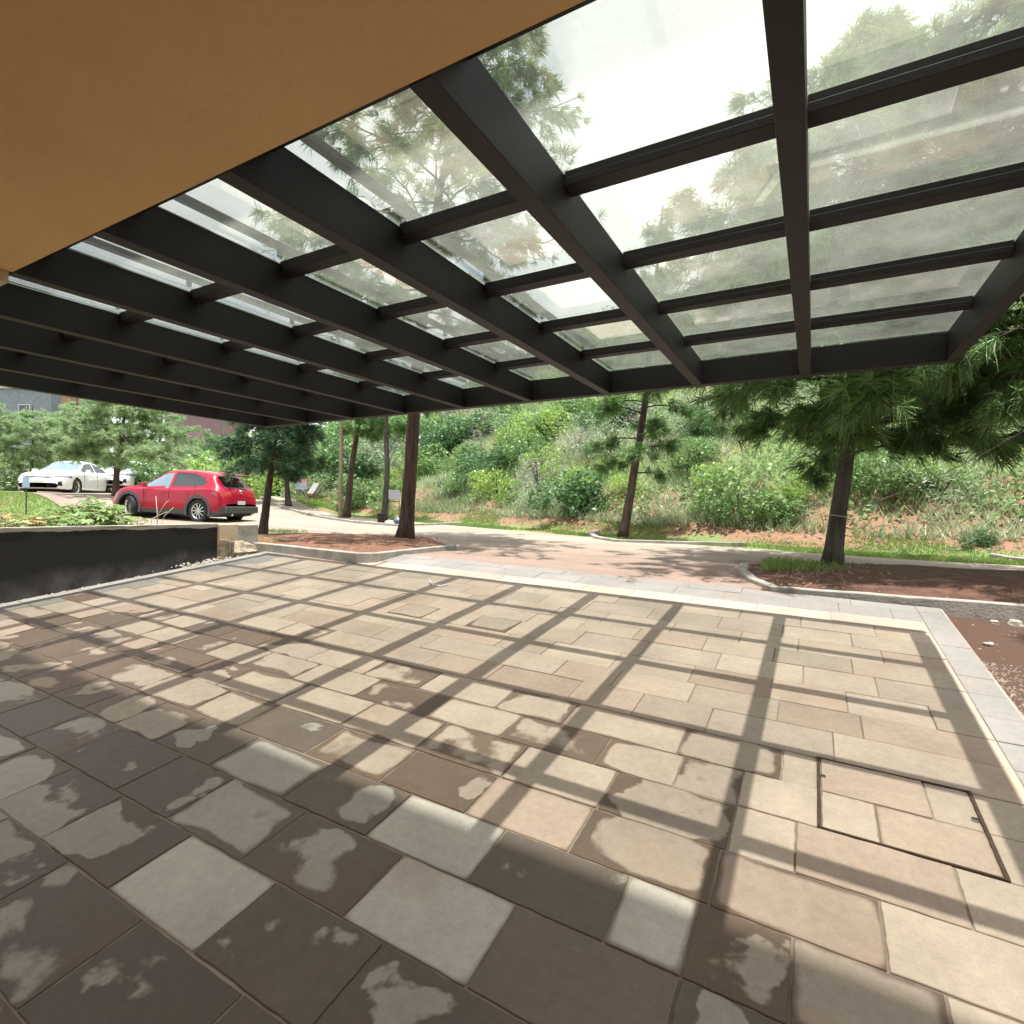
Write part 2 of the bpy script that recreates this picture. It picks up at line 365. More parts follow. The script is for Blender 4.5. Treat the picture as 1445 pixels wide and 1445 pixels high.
for r in range(len(rows)-1):
    y0, y1 = rows[r], rows[r+1]
    k = known.get(round(y0, 3))
    xl, st = (list(k[0]), k[1]) if k else ([rnd.uniform(-.2, .2)-1.2], None)
    base = len(xl)
    left = [xl[0]]
    while left[-1] > PX0+.3:
        left.append(left[-1]-rnd.choice((.42, .5, .55, .62)))
    left[-1] = PX0
    if len(left) > 2 and left[-2]-left[-1] < .2: left.pop(-2)
    right = [xl[-1]]
    while right[-1] < PX1-.3: right.append(right[-1]+rnd.choice((.42, .5, .55, .62)))
    right[-1] = PX1
    if len(right) > 2 and right[-1]-right[-2] < .2: right.pop(-2)
    seq = left[::-1]+xl[1:]+right[1:]
    if y0 > 3.1: seq = [v for v in seq if v < .70]+[.86, PX1]
    nl = len(left)-1
    for i in range(len(seq)-1):
        a, c = seq[i], seq[i+1]
        if c-a < .03: continue
        xm = (a+c)/2
        if st and nl <= i < nl+len(st): tone, wet, hue = st[i-nl]
        else:
            # puddled dirty stones near the house, drier and cleaner toward the road
            far = min(1, max(0, (y0-1.3)/2.6)); near = 1-far
            wet = rnd.random()**(.8+3*far)*(1.0-.8*far)
            if near > .3: wet = rnd.choice((.03, .10, .12, .3, .5, 1, 1)) if rnd.random() < .85 else wet
            if y0 > 3.1: wet = 0 if rnd.random() < .93 else rnd.uniform(.05, .25)
            if xm < -2.2 and y0 < 1.7: wet = max(wet, .45)
            tone = rnd.uniform(.45, .82) if y0 > 3 else rnd.uniform(.5, .75)
            hue = rnd.choice((1, 1, 2, 2, 3)) if y0 > 1.6 else 0  # greyer stone colour near the house imitates its skylit shade
            if y0 < .9: wet = max(wet, .7); tone = .45
            if y0 > 5.75 or xm < -7.3 or (xm > .9 and y0 > 3.1): hue = 4; tone = rnd.uniform(.55, .68); wet = 0  # border stones darkened in colour, standing in for tree shade
        tiles.append((a, c, y0, y1, tone, wet, hue))
verts, faces, L1, L2, C1 = [], [], [], [], []
for (a, c, y0, y1, tone, wet, hue) in tiles:
    g = .0032 if y0 > 3.1 else .0045
    x0, x1, yy0, yy1 = a+g, c-g, y0+g, y1-g
    close = yy1 < 3.3; n = 10 if close else 2; amp = .0022 if close else .0012
    P = wobble_edge((x0, yy0), (x1, yy0), amp, n)+wobble_edge((x1, yy0), (x1, yy1), amp, n)+wobble_edge((x1, yy1), (x0, yy1), amp, n)+wobble_edge((x0, yy1), (x0, yy0), amp, n)
    cx, cy = (x0+x1)/2, (yy0+yy1)/2; hx, hy = (x1-x0)/2, (yy1-yy0)/2
    dz = rnd.uniform(-.0025, .0025); tx, ty = rnd.uniform(-.004, .004), rnd.uniform(-.005, .005)
    z = lambda x, y: patio_z(x, y)+dz+tx*(x-cx)+ty*(y-cy)
    b0 = len(verts); k = len(P)
    for x, y in P:
        verts.append((cx+(x-cx)*(1-.0022/hx), cy+(y-cy)*(1-.0022/hy), z(x, y)))
    for x, y in P: verts.append((x, y, z(x, y)-.0025))
    for x, y in P: verts.append((x, y, z(x, y)-.03))
    fs = [tuple(range(b0, b0+k))]
    for ring in (0, 1):
        for i in range(k):
            i2 = (i+1) % k; o0 = b0+ring*k
            fs.append((o0+i, o0+k+i, o0+k+i2, o0+i2))
    for f in fs:
        faces.append(f)
        for vi in f:
            v = verts[vi]; L1.append((v[0]-cx, v[1]-cy)); L2.append((hx, hy)); C1.append((tone, wet, hue/4, rnd.random()))
    # one random number per tile, so redo the last channel
    rr = rnd.random()
    cnt = sum(len(f) for f in fs)
    for i in range(len(C1)-cnt, len(C1)): C1[i] = (C1[i][0], C1[i][1], C1[i][2], rr)
m, t, o = newmat('stone_pavers')
b = N(t, 'ShaderNodeBsdfPrincipled'); b.inputs['Specular IOR Level'].default_value = .35
tc = N(t, 'ShaderNodeTexCoord')
u1 = N(t, 'ShaderNodeUVMap'); u1.uv_map = 'loc'; u2 = N(t, 'ShaderNodeUVMap'); u2.uv_map = 'siz'
at = N(t, 'ShaderNodeAttribute'); at.attribute_name = 'rnd'
sc = N(t, 'ShaderNodeSeparateColor'); t.links.new(at.outputs['Color'], sc.inputs[0])
# distance to the nearest joint
va = N(t, 'ShaderNodeVectorMath', _operation='ABSOLUTE'); t.links.new(u1.outputs[0], va.inputs[0])
vs = N(t, 'ShaderNodeVectorMath', _operation='SUBTRACT'); t.links.new(u2.outputs[0], vs.inputs[0]); t.links.new(va.outputs[0], vs.inputs[1])
sx = N(t, 'ShaderNodeSeparateXYZ'); t.links.new(vs.outputs[0], sx.inputs[0])
mn = N(t, 'ShaderNodeMath', _operation='SMOOTH_MIN'); mn.inputs[2].default_value = .05; t.links.new(sx.outputs[0], mn.inputs[0]); t.links.new(sx.outputs[1], mn.inputs[1])
# offset noise per tile
cmb = N(t, 'ShaderNodeCombineXYZ'); t.links.new(at.outputs['Alpha'], cmb.inputs[2])
sc10 = N(t, 'ShaderNodeVectorMath', _operation='SCALE'); sc10.inputs['Scale'].default_value = 37; t.links.new(cmb.outputs[0], sc10.inputs[0])
ad = N(t, 'ShaderNodeVectorMath', _operation='ADD'); t.links.new(tc.outputs['Object'], ad.inputs[0]); t.links.new(sc10.outputs[0], ad.inputs[1])
nA = N(t, 'ShaderNodeTexNoise', Scale=2.6, Detail=5, Roughness=.5, Distortion=.15); t.links.new(ad.outputs[0], nA.inputs[0])
nB = N(t, 'ShaderNodeTexNoise', Scale=26, Detail=6, Roughness=.6); t.links.new(ad.outputs[0], nB.inputs[0])
nC = N(t, 'ShaderNodeTexNoise', Scale=130, Detail=4); t.links.new(ad.outputs[0], nC.inputs[0])
# wet = smooth(thr + noise - dist)
def math2(op, a, b_, **k):
    n = N(t, 'ShaderNodeMath', _operation=op)
    for i, v in enumerate((a, b_)):
        if v is None: continue
        if isinstance(v, (int, float)): n.inputs[i].default_value = v
        else: t.links.new(v, n.inputs[i])
    return n.outputs[0]
nz0 = math2('SUBTRACT', nA.outputs[0], .5)
soft = math2('MULTIPLY', sc.outputs[1], 1.15)
nW = N(t, 'ShaderNodeTexNoise', Scale=1.9, Detail=5, Roughness=.52, Distortion=.25); t.links.new(tc.outputs['Object'], nW.inputs[0])
nz1 = math2('SUBTRACT', nW.outputs[0], .5); nz0 = math2('ADD', math2('MULTIPLY', nz0, .35), nz1)
k1 = math2('MULTIPLY', nz0, soft); k1 = math2('MULTIPLY', k1, 1.0)
thr = math2('MULTIPLY', sc.outputs[1], .125); s1 = math2('ADD', thr, k1)
dcl = math2('MINIMUM', mn.outputs[0], .05); s2 = math2('SUBTRACT', s1, dcl)
wet = N(t, 'ShaderNodeMapRange', _interpolation_type='SMOOTHSTEP'); wet.inputs[1].default_value = -.010; wet.inputs[2].default_value = .016
t.links.new(s2, wet.inputs[0])
wg = math2('GREATER_THAN', sc.outputs[1], .01); wetf = math2('MULTIPLY', wet.outputs[0], wg)
# tone and hue
cr = N(t, 'ShaderNodeValToRGB'); e = cr.color_ramp; e.interpolation = 'CONSTANT'
cols = [(0, (.445, .405, .365)), (.2, (.455, .372, .302)), (.45, (.445, .366, .304)), (.7, (.45, .345, .278)), (.95, (.27, .255, .24))]  # first entry greyed for house shade, last darkened for tree shade
e.elements[0].position = 0; e.elements[0].color = (*cols[0][1], 1); e.elements[1].position = .2; e.elements[1].color = (*cols[1][1], 1)
for p_, c_ in cols[2:]:
    q = e.elements.new(p_); q.color = (*c_, 1)
t.links.new(sc.outputs[2], cr.inputs[0])
tn = math2('MULTIPLY_ADD', sc.outputs[0], .75); 
tn_node = tn.node; tn_node.inputs[2].default_value = .50
nr = N(t, 'ShaderNodeMapRange'); nr.inputs[1].default_value = .3; nr.inputs[2].default_value = .7; nr.inputs[3].default_value = .90; nr.inputs[4].default_value = 1.07
t.links.new(nB.outputs[0], nr.inputs[0])
nr2 = N(t, 'ShaderNodeMapRange'); nr2.inputs[1].default_value = .3; nr2.inputs[2].default_value = .7; nr2.inputs[3].default_value = .86; nr2.inputs[4].default_value = 1.1
t.links.new(nW.outputs[0], nr2.inputs[0])
nr3 = N(t, 'ShaderNodeMapRange'); nr3.inputs[1].default_value = .3; nr3.inputs[2].default_value = .7; nr3.inputs[3].default_value = .92; nr3.inputs[4].default_value = 1.06
t.links.new(nC.outputs[0], nr3.inputs[0])
tot = math2('MULTIPLY', tn, nr.outputs[0]); tot = math2('MULTIPLY', tot, nr2.outputs[0]); tot = math2('MULTIPLY', tot, nr3.outputs[0])
vm = N(t, 'ShaderNodeVectorMath', _operation='SCALE'); t.links.new(cr.outputs[0], vm.inputs[0]); t.links.new(tot, vm.inputs['Scale'])
# ochre stains
st = N(t, 'ShaderNodeMapRange'); st.inputs[1].default_value = .58; st.inputs[2].default_value = .72; st.inputs[4].default_value = .35
n3 = N(t, 'ShaderNodeTexNoise', Scale=2.1, Detail=5); ad2 = N(t, 'ShaderNodeVectorMath', _operation='ADD'); ad2.inputs[1].default_value = (7, 3, 1)
t.links.new(ad.outputs[0], ad2.inputs[0]); t.links.new(ad2.outputs[0], n3.inputs[0]); t.links.new(n3.outputs[0], st.inputs[0])
ms = N(t, 'ShaderNodeMixRGB'); ms.inputs[2].default_value = (.40, .265, .175, 1); t.links.new(st.outputs[0], ms.inputs[0]); t.links.new(vm.outputs[0], ms.inputs[1])
wc = N(t, 'ShaderNodeMixRGB', _blend_type='MULTIPLY'); wc.inputs[2].default_value = (.37, .315, .285, 1)
t.links.new(wetf, wc.inputs[0]); t.links.new(ms.outputs[0], wc.inputs[1])
t.links.new(wc.outputs[0], b.inputs['Base Color'])
ro = N(t, 'ShaderNodeMapRange'); ro.inputs[3].default_value = .82; ro.inputs[4].default_value = .62; t.links.new(wetf, ro.inputs[0]); t.links.new(ro.outputs[0], b.inputs['Roughness'])
bp = N(t, 'ShaderNodeBump', Strength=.22, Distance=.008); t.links.new(nB.outputs[0], bp.inputs['Height'])
bp2 = N(t, 'ShaderNodeBump', Strength=.12, Distance=.003); t.links.new(nC.outputs[0], bp2.inputs['Height']); t.links.new(bp.outputs[0], bp2.inputs['Normal'])
t.links.new(bp2.outputs[0], b.inputs['Normal']); t.links.new(b.outputs[0], o.inputs[0])
pat = mesh('patio', verts, faces, m); tag(pat, kind='structure')
ul = pat.data.uv_layers.new(name='loc'); ul.data.foreach_set('uv', np.array(L1, np.float32).reshape(-1))
ul = pat.data.uv_layers.new(name='siz'); ul.data.foreach_set('uv', np.array(L2, np.float32).reshape(-1))
ca = pat.data.attributes.new('rnd', 'FLOAT_COLOR', 'CORNER'); ca.data.foreach_set('color', np.array(C1, np.float32).reshape(-1))
# mortar bed between and below the pavers
bed = MB(); n = 24
for i in range(n+1):
    for j in range(n+1):
        x = PX0-.01+(PX1-PX0+.02)*i/n; y = -2.2+(PY1+2.21)*j/n; bed.v.append((x, y, patio_z(x, y)-.006))
bed.f = [(i*(n+1)+j, (i+1)*(n+1)+j, (i+1)*(n+1)+j+1, i*(n+1)+j+1) for i in range(n) for j in range(n)]
m_bed = simple('mortar', (.40, .33, .26), .95, col2=(.20, .16, .13), nscale=1.6, bump=.4)
tag(bed.build('patio_bed', m_bed), kind='structure')
# edge slab of the bed (visible thickness on the right side)
eb = MB()
for (xa, ya, xb, yb) in ((PX1+.012, -2, PX1+.012, PY1+.012), (PX0-.012, -2, PX0-.012, PY1+.012)):
    b0 = len(eb.v)
    eb.v += [(xa, ya, patio_z(xa, ya)-.006), (xb, yb, patio_z(xb, yb)-.006), (xb, yb, patio_z(xb, yb)-.2), (xa, ya, patio_z(xa, ya)-.2)]
    s_ = .011 if xa > 0 else -.011
    eb.v += [(v[0]-s_, v[1], v[2]) for v in eb.v[b0:b0+4]]
    eb.f += [(b0, b0+1, b0+2, b0+3), (b0+4, b0+7, b0+6, b0+5), (b0, b0+4, b0+5, b0+1)]
tag(eb.build('patio_edge', MT['concrete']), kind='structure')

# inspection cover let into the paving
def pz_box(mb, x0, x1, y0, y1, dz0, dz1):
    b0 = len(mb.v)
    for dz in (dz0, dz1):
        for x, y in ((x0,y0),(x1,y0),(x1,y1),(x0,y1)): mb.v.append((x, y, patio_z(x, y)+dz))
    mb.f += [(b0,b0+3,b0+2,b0+1),(b0+4,b0+5,b0+6,b0+7),(b0,b0+1,b0+5,b0+4),(b0+1,b0+2,b0+6,b0+5),(b0+2,b0+3,b0+7,b0+6),(b0+3,b0,b0+4,b0+7)]
hc = empty('inspection_cover', (0, 0, 0)); tag(hc, 'square access hatch outlined by dark steel angle, let into the paving at right', 'hatch')
rust = simple('rusty_steel', (.10, .055, .035), .8, noise=.5, nscale=30, bump=.3)
fr = MB()
for x in (.038, .633): pz_box(fr, x-.0075, x+.0075, 2.59, 3.155, -.02, .0045)
for y in (2.585, 3.15): pz_box(fr, .03, .64, y-.004, y+.004, -.02, .0042)
fr.build('frame', rust, hc)
for x, y in ((.055, 2.98), (.61, 2.93)):
    hl = MB(); pz_box(hl, x-.012, x+.012, y-.010, y+.010, .001, .0065); hl.build('lifting_eye', MT['alloy'], hc)

# ------------------------------------------------------------------ canopy
cn = empty('glass_canopy', (-3, 3, 2.8)); tag(cn, 'dark steel beam canopy roofed with clear glass panels over the stone patio', 'canopy')
def part_at(mb, name, mat, parent, bevel=0):
    """parts are written in world coordinates, the parent only carries them"""
    o = mb.build(name, mat, parent, bevel=bevel)
    o.matrix_parent_inverse = Matrix.Translation(parent.location).inverted() if parent.rotation_euler.z == 0 else parent.matrix_world.inverted()
    return o
PXs = [.935]+[-.08-.905*k for k in range(9)]
ZB, ZT = 2.80, 3.02
YF0, YF1 = 5.355, 5.44
W2 = .0425
for i, x in enumerate(PXs):
    y1 = YF0
    part_at(MB().box(x-W2, x+W2, 1.205 if x > -3.7 else 1.205, y1, ZB, ZT), 'main_beam', MT['steel'], cn, .003)
part_at(MB().box(PXs[0]+W2+.0015, PXs[0]+W2+.048, 1.205, YF0, 2.97, 3.065), 'edge_rail', MT['steel'], cn, .002)
part_at(MB().box(PXs[-1]-W2-.02, PXs[0]+W2+.02, YF0+.001, YF1+.02, ZB-.002, ZT+.004), 'front_beam', MT['steel'], cn, .003)
SY = [1.335, 2.155, 2.965, 3.770, 4.600]
for y in SY:
    for i in range(9):
        xa, xb = PXs[i+1]+W2+.001, PXs[i]-W2-.001
        mb = MB().box(xa, xb, y-.045, y+.045, 2.965, 3.0)
        mb.box(xa, xb, y-.043, y+.020, 3.0, 3.03)
        part_at(mb, 'cross_bar', MT['steel'], cn, .002)
# slim glazing rails raised on posts
for i in range(9):
    x = PXs[i+1]+.068
    if i < 2: continue
    part_at(MB().box(x-.022, x+.022, 1.21, 5.34, 3.085, 3.12), 'glazing_rail', MT['steel'], cn, .002)
    for y in SY[1:]: part_at(MB().box(x-.012, x+.012, y-.075, y-.05, 3.0465, 3.085), 'rail_post', MT['black'], cn)
# glass
m, t, o = newmat('dusty_glass')
lw = N(t, 'ShaderNodeLayerWeight', Blend=.5)
pw = N(t, 'ShaderNodeMath', _operation='POWER'); pw.inputs[1].default_value = 3.6; t.links.new(lw.outputs['Facing'], pw.inputs[0])
mm = N(t, 'ShaderNodeMath', _operation='MULTIPLY_ADD'); mm.inputs[1].default_value = .88; mm.inputs[2].default_value = .10; t.links.new(pw.outputs[0], mm.inputs[0])
tr = N(t, 'ShaderNodeBsdfTransparent'); tr.inputs[0].default_value = (.84, .86, .835, 1)
gl = N(t, 'ShaderNodeBsdfGlossy', Roughness=.01); gl.inputs[0].default_value = (.97, 1, .98, 1)
tl = N(t, 'ShaderNodeBsdfTranslucent'); tl.inputs[0].default_value = (.74, .77, .70, 1)
tc = N(t, 'ShaderNodeTexCoord'); nz = N(t, 'ShaderNodeTexNoise', Scale=2.5, Detail=8, Roughness=.7); t.links.new(tc.outputs['Object'], nz.inputs[0])
rp = N(t, 'ShaderNodeMapRange'); rp.inputs[1].default_value = .3; rp.inputs[2].default_value = .75; rp.inputs[3].default_value = .06; rp.inputs[4].default_value = .20; t.links.new(nz.outputs[0], rp.inputs[0])
a1 = N(t, 'ShaderNodeMixShader'); t.links.new(rp.outputs[0], a1.inputs[0]); t.links.new(tr.outputs[0], a1.inputs[1]); t.links.new(tl.outputs[0], a1.inputs[2])
a2 = N(t, 'ShaderNodeMixShader'); t.links.new(mm.outputs[0], a2.inputs[0]); t.links.new(a1.outputs[0], a2.inputs[1]); t.links.new(gl.outputs[0], a2.inputs[2])
t.links.new(a2.outputs[0], o.inputs[0]); MT['glass'] = m
m, t, o = newmat('glass_edge')
d = N(t, 'ShaderNodeBsdfPrincipled', Roughness=.25); d.inputs['Base Color'].default_value = (.45, .62, .52, 1); t.links.new(d.outputs[0], o.inputs[0]); MT['glass_edge'] = m
gy = [1.22]+[SY[k] for k in (1, 2, 3, 4)]+[YF0+.02]
for i in range(9):
    xa, xb = PXs[i+1]+.004, PXs[i]-.004
    for j in range(5):
        tilt = rnd.uniform(-.0015, .0015)
        z0 = 3.034; y0, y1 = gy[j]+.005, gy[j+1]-.005
        b = MB().box(xa, xb, y0, y1, z0, z0+.010)
        b.v = [(x, y, z+tilt*(x-xa)) for x, y, z in b.v]
        ob = mesh('glass_panel', b.v, b.f, None, cn, mats=[MT['glass'], MT['glass_edge']], midx=[0, 0, 1, 1, 1, 1])
        ob.matrix_parent_inverse = Matrix.Translation(cn.location).inverted()

# ------------------------------------------------------------------ the house
hs = empty('house', (-1, 0, 0)); tag(hs, 'ochre rendered house whose overhanging slab covers the near end of the patio', 'house')
part_at(MB().box(-3.665, 5, -5.5, 1.2, 2.80, 3.05), 'soffit_slab', MT['render'], hs)
part_at(MB().box(-9.6, -3.68, .55, 1.19, 2.745, 3.06), 'edge_beam', MT['pale_render'], hs)
part_at(MB().box(-9.6, 5, .8, 1.185, 3.065, 10.4), 'upper_wall', MT['render'], hs)
part_at(MB().box(-9.6, 5, -5.75, -5.5, -.8, 10.4), 'unseen_bounce_wall', MT['white'], hs)  # unseen wall added behind the camera to bounce light onto the patio

# ------------------------------------------------------------------ left retaining wall
rw = empty('retaining_wall', (-8.2, 0, .3)); tag(rw, 'low black painted retaining wall with grey cement top beside the patio', 'wall')
m, t, o = newmat('black_waterproofing')
b = N(t, 'ShaderNodeBsdfPrincipled'); tc = N(t, 'ShaderNodeTexCoord'); sp = N(t, 'ShaderNodeSeparateXYZ'); t.links.new(tc.outputs['Object'], sp.inputs[0])
nz = N(t, 'ShaderNodeTexNoise', Scale=3.0, Detail=9, Roughness=.65); t.links.new(tc.outputs['Object'], nz.inputs[0])
h1 = N(t, 'ShaderNodeMath', _operation='MULTIPLY_ADD'); h1.inputs[1].default_value = .10; t.links.new(nz.outputs[0], h1.inputs[0]); t.links.new(sp.outputs['Z'], h1.inputs[2])
r1 = N(t, 'ShaderNodeMapRange'); r1.inputs[1].default_value = 1.303; r1.inputs[2].default_value = 1.309; t.links.new(h1.outputs[0], r1.inputs[0])
n4 = N(t, 'ShaderNodeTexNoise', Scale=1.1, Detail=8, Roughness=.7); t.links.new(tc.outputs['Object'], n4.inputs[0])
# dusty splash band near the ground, which climbs with the patio
h2 = N(t, 'ShaderNodeMath', _operation='MULTIPLY_ADD'); h2.inputs[1].default_value = -.07; t.links.new(sp.outputs['Y'], h2.inputs[0]); t.links.new(sp.outputs['Z'], h2.inputs[2])
h3 = N(t, 'ShaderNodeMath', _operation='MULTIPLY_ADD'); h3.inputs[1].default_value = -.45; t.links.new(n4.outputs[0], h3.inputs[0]); t.links.new(h2.outputs[0], h3.inputs[2])
r2 = N(t, 'ShaderNodeMapRange'); r2.inputs[1].default_value = .36; r2.inputs[2].default_value = -.05; r2.inputs[3].default_value = 0; r2.inputs[4].default_value = 1; t.links.new(h3.outputs[0], r2.inputs[0])
n5 = N(t, 'ShaderNodeTexNoise', Scale=5, Detail=9, Roughness=.6); t.links.new(tc.outputs['Object'], n5.inputs[0])
r5 = N(t, 'ShaderNodeMapRange'); r5.inputs[1].default_value = .35; r5.inputs[2].default_value = .7; r5.inputs[3].default_value = .25; t.links.new(n5.outputs[0], r5.inputs[0])
mu = N(t, 'ShaderNodeMath', _operation='MULTIPLY'); t.links.new(r2.outputs[0], mu.inputs[0]); t.links.new(r5.outputs[0], mu.inputs[1])
c1 = N(t, 'ShaderNodeMixRGB'); c1.inputs[1].default_value = (.007, .007, .009, 1); c1.inputs[2].default_value = (.22, .22, .23, 1); t.links.new(mu.outputs[0], c1.inputs[0])
c2 = N(t, 'ShaderNodeMixRGB'); c2.inputs[2].default_value = (.46, .44, .40, 1); t.links.new(r1.outputs[0], c2.inputs[0]); t.links.new(c1.outputs[0], c2.inputs[1])
t.links.new(c2.outputs[0], b.inputs['Base Color']); b.inputs['Roughness'].default_value = .6
bp = N(t, 'ShaderNodeBump', Strength=.05, Distance=.003); t.links.new(n5.outputs[0], bp.inputs['Height']); t.links.new(bp.outputs[0], b.inputs['Normal'])
t.links.new(b.outputs[0], o.inputs[0])
wm = MB(); nyw = 60
ob = mesh('wall_face', MB().box(-8.21, -8.05, -6, 5.10, -.6, 1.285).v, MB().box(-8.21, -8.05, -6, 5.10, -.6, 1.285).f, m, rw); ob.matrix_parent_inverse = Matrix.Translation(rw.location).inverted()
cp = MB(); n = 70
for i in range(n+1):
    y = -6+11.12*i/n; j = rnd.uniform(-.006, .006)
    cp.v += [(-8.235, y, 1.286), (-8.043+j, y, 1.286), (-8.043+j+rnd.uniform(-.003, .003), y, 1.308+rnd.uniform(-.003, .003)), (-8.235, y, 1.31)]
for i in range(n):
    a = i*4
    for k in range(4): cp.f.append((a+k, a+(k+1) % 4, a+4+(k+1) % 4, a+4+k))
cp.f += [(3, 2, 1, 0), (n*4, n*4+1, n*4+2, n*4+3)]
part_at(cp, 'coping', MT['concrete'], rw)
part_at(MB().box(-8.22, -8.00, 5.105, 5.42, .99, 1.30), 'end_block', MT['pale_render'], rw, .01)
part_at(MB().box(-8.25, -8.03, 5.425, 5.80, .95, 1.285), 'end_block', MT['concrete'], rw, .012)

def rock(c, r, sq=(1, 1, .7), seed=0, n=2):
    rr = random.Random(seed); mb = MB(); b0 = 0; nu, nv_ = 9, 6
    ph = [rr.uniform(0, 6) for _ in range(6)]
    for i in range(nv_+1):
        th = math.pi*i/nv_
        for k in range(nu):
            a = 2*math.pi*k/nu
            d = Vector((math.sin(th)*math.cos(a), math.sin(th)*math.sin(a), math.cos(th)))
            q = 1+.22*math.sin(3*d.x+ph[0])+.2*math.sin(3.7*d.y+ph[1])+.15*math.sin(4*d.z+ph[2])+rr.uniform(-.06, .06)
            mb.v.append((c[0]+d.x*r*q*sq[0], c[1]+d.y*r*q*sq[1], c[2]+d.z*r*q*sq[2]))
    for i in range(nv_):
        for k in range(nu):
            mb.f.append((i*nu+k, (i+1)*nu+k, (i+1)*nu+(k+1) % nu, i*nu+(k+1) % nu))
    return mb
# rough stone lump and broken slabs stacked at the wall end
o_ = rock((-8.00, 5.50, .86), .2, (.85, 1.15, .75), 3).build('stone_block', MT['stone']); tag(o_, 'rough broken stone block at the end of the black wall', 'stone')
for k, (dy, h) in enumerate(((0, .33), (.05, .31), (.10, .30))):
    zz = patio_z(-7.9, 5.15)-.07
    o_ = MB().obox((-7.97, 5.13+dy, zz+h/2), (.11, .01, .0), (0, .018, 0), (.015, .0, h/2)).build('paving_slab', MT['stone'], bevel=.004)
    tag(o_, ['pale stone slab leaning upright against the wall end, nearest of three', 'middle one of three pale slabs leaning at the wall end', 'farthest of three pale slabs leaning beside the stone block'][k], 'stone slab', 'spare slabs at the wall end')

def scatter_chips(name, pts, mat, smin, smax, zf, seed=1):
    g = np.random.default_rng(seed); n = len(pts)
    P = np.array(pts); s = g.uniform(smin, smax, n)
    base = np.array([[1,0,0],[-.5,.87,0],[-.5,-.87,0],[0,0,.8]])
    tris = [(0,1,2),(0,1,3),(1,2,3),(2,0,3)]
    a = g.uniform(0, 6.28, n); ca, sa = np.cos(a), np.sin(a)
    out = []
    B = base[None]*g.uniform(.6, 1.4, (n, 4, 3))*s[:, None, None]
    X = B[..., 0]*ca[:, None]-B[..., 1]*sa[:, None]; Y = B[..., 0]*sa[:, None]+B[..., 1]*ca[:, None]
    Q = np.stack([X+P[:, None, 0], Y+P[:, None, 1], B[..., 2]+P[:, None, 2]], -1)
    T = np.concatenate([Q[:, tr] for tr in tris], 0)
    return fast_mesh(name, T, 3, mat)
chipm = simple('stone_chips', (.62, .56, .48), .9, noise=.5, nscale=20)
pts = []
for _ in range(900):
    y = rnd.uniform(-1, 6.2); x = rnd.uniform(-8.04, -7.74) if rnd.random() < .85 else rnd.uniform(-8.04, -7.6)
    pts.append((x, y, float(patio_z(x, y))-.075))
for _ in range(260):
    x = -7.95+rnd.gauss(0, .09); y = 5.2+rnd.gauss(0, .35); pts.append((min(x, -7.72), y, float(patio_z(x, y))-.07+rnd.uniform(0, .06)))
o_ = scatter_chips('rubble', pts, chipm, .008, .035, None, 2); tag(o_, 'pale stone chips and rubble strewn along the foot of the black wall', 'rubble', kind='stuff')
pts = []
for _ in range(1500):
    x = 1.09+abs(rnd.gauss(0, .15)); y = rnd.uniform(2.0, 5.3)
    pts.append((x, y, float(patio_z(x, y))-.085))
for _ in range(500):
    x = rnd.uniform(1.1, 4); y = rnd.uniform(2, 6.4); pts.append((x, y, float(patio_z(x, y))-.085))
o_ = scatter_chips('gravel', pts, simple('dirty_gravel', (.42, .34, .28), .95, noise=.6, nscale=25), .004, .015, None, 3); tag(o_, 'pale gravel and chips on the dirt strip right of the patio', 'gravel', kind='stuff')
for k, (px, py, r, lab) in enumerate(((1402, 880, .035, 'small pale stone on the dirt below the right kerb'), (1431, 882, .05, 'flat elongated pale stone near the right frame edge below the kerb'), (1394, 911, .03, 'small white stone on the dirt strip, nearest the patio edge'))):
    v = ray(px, py)
    # meet the dirt plane
    tt = (-.085-CAMZ)/(v.z+.0277*v.x-.114*v.y); p = Vector((v.x*tt, v.y*tt, CAMZ+v.z*tt))
    o_ = rock((p.x, p.y, p.z+r*.35), r, (1.3 if k == 1 else 1, 1, .6), 20+k).build('stone', chipm); tag(o_, lab, 'stone')
# pipe along the wall foot
pb = MB(); pb.tube([(-7.86+.01*math.sin(y*3), y, patio_z(-7.86, y)-.045) for y in np.linspace(-.5, 4.6, 14)], .014, 8)
tag(pb.build('conduit', simple('brown_conduit', (.13, .09, .07), .7), smooth=True), 'thin brown conduit lying along the foot of the black wall', 'pipe')
# bent strip lying on the paving
p0 = Vector((0, 0, 0)); 
def on_patio(px, py, dz=0):
    v = ray(px, py); tt = (dz-CAMZ)/(v.z+.0277*v.x-.114*v.y); return Vector((v.x*tt, v.y*tt, CAMZ+v.z*tt))
sb = MB(); pp = [on_patio(px, py, .01) for px, py in ((606, 822), (612, 826), (622, 827), (631, 825))]; pp[0].z += .02
sb.tube(pp, [.012, .014, .013, .009], 6); tag(sb.build('bent_strip', MT['white'], smooth=True), 'curved white offcut lying on the paving far from the camera', 'offcut')

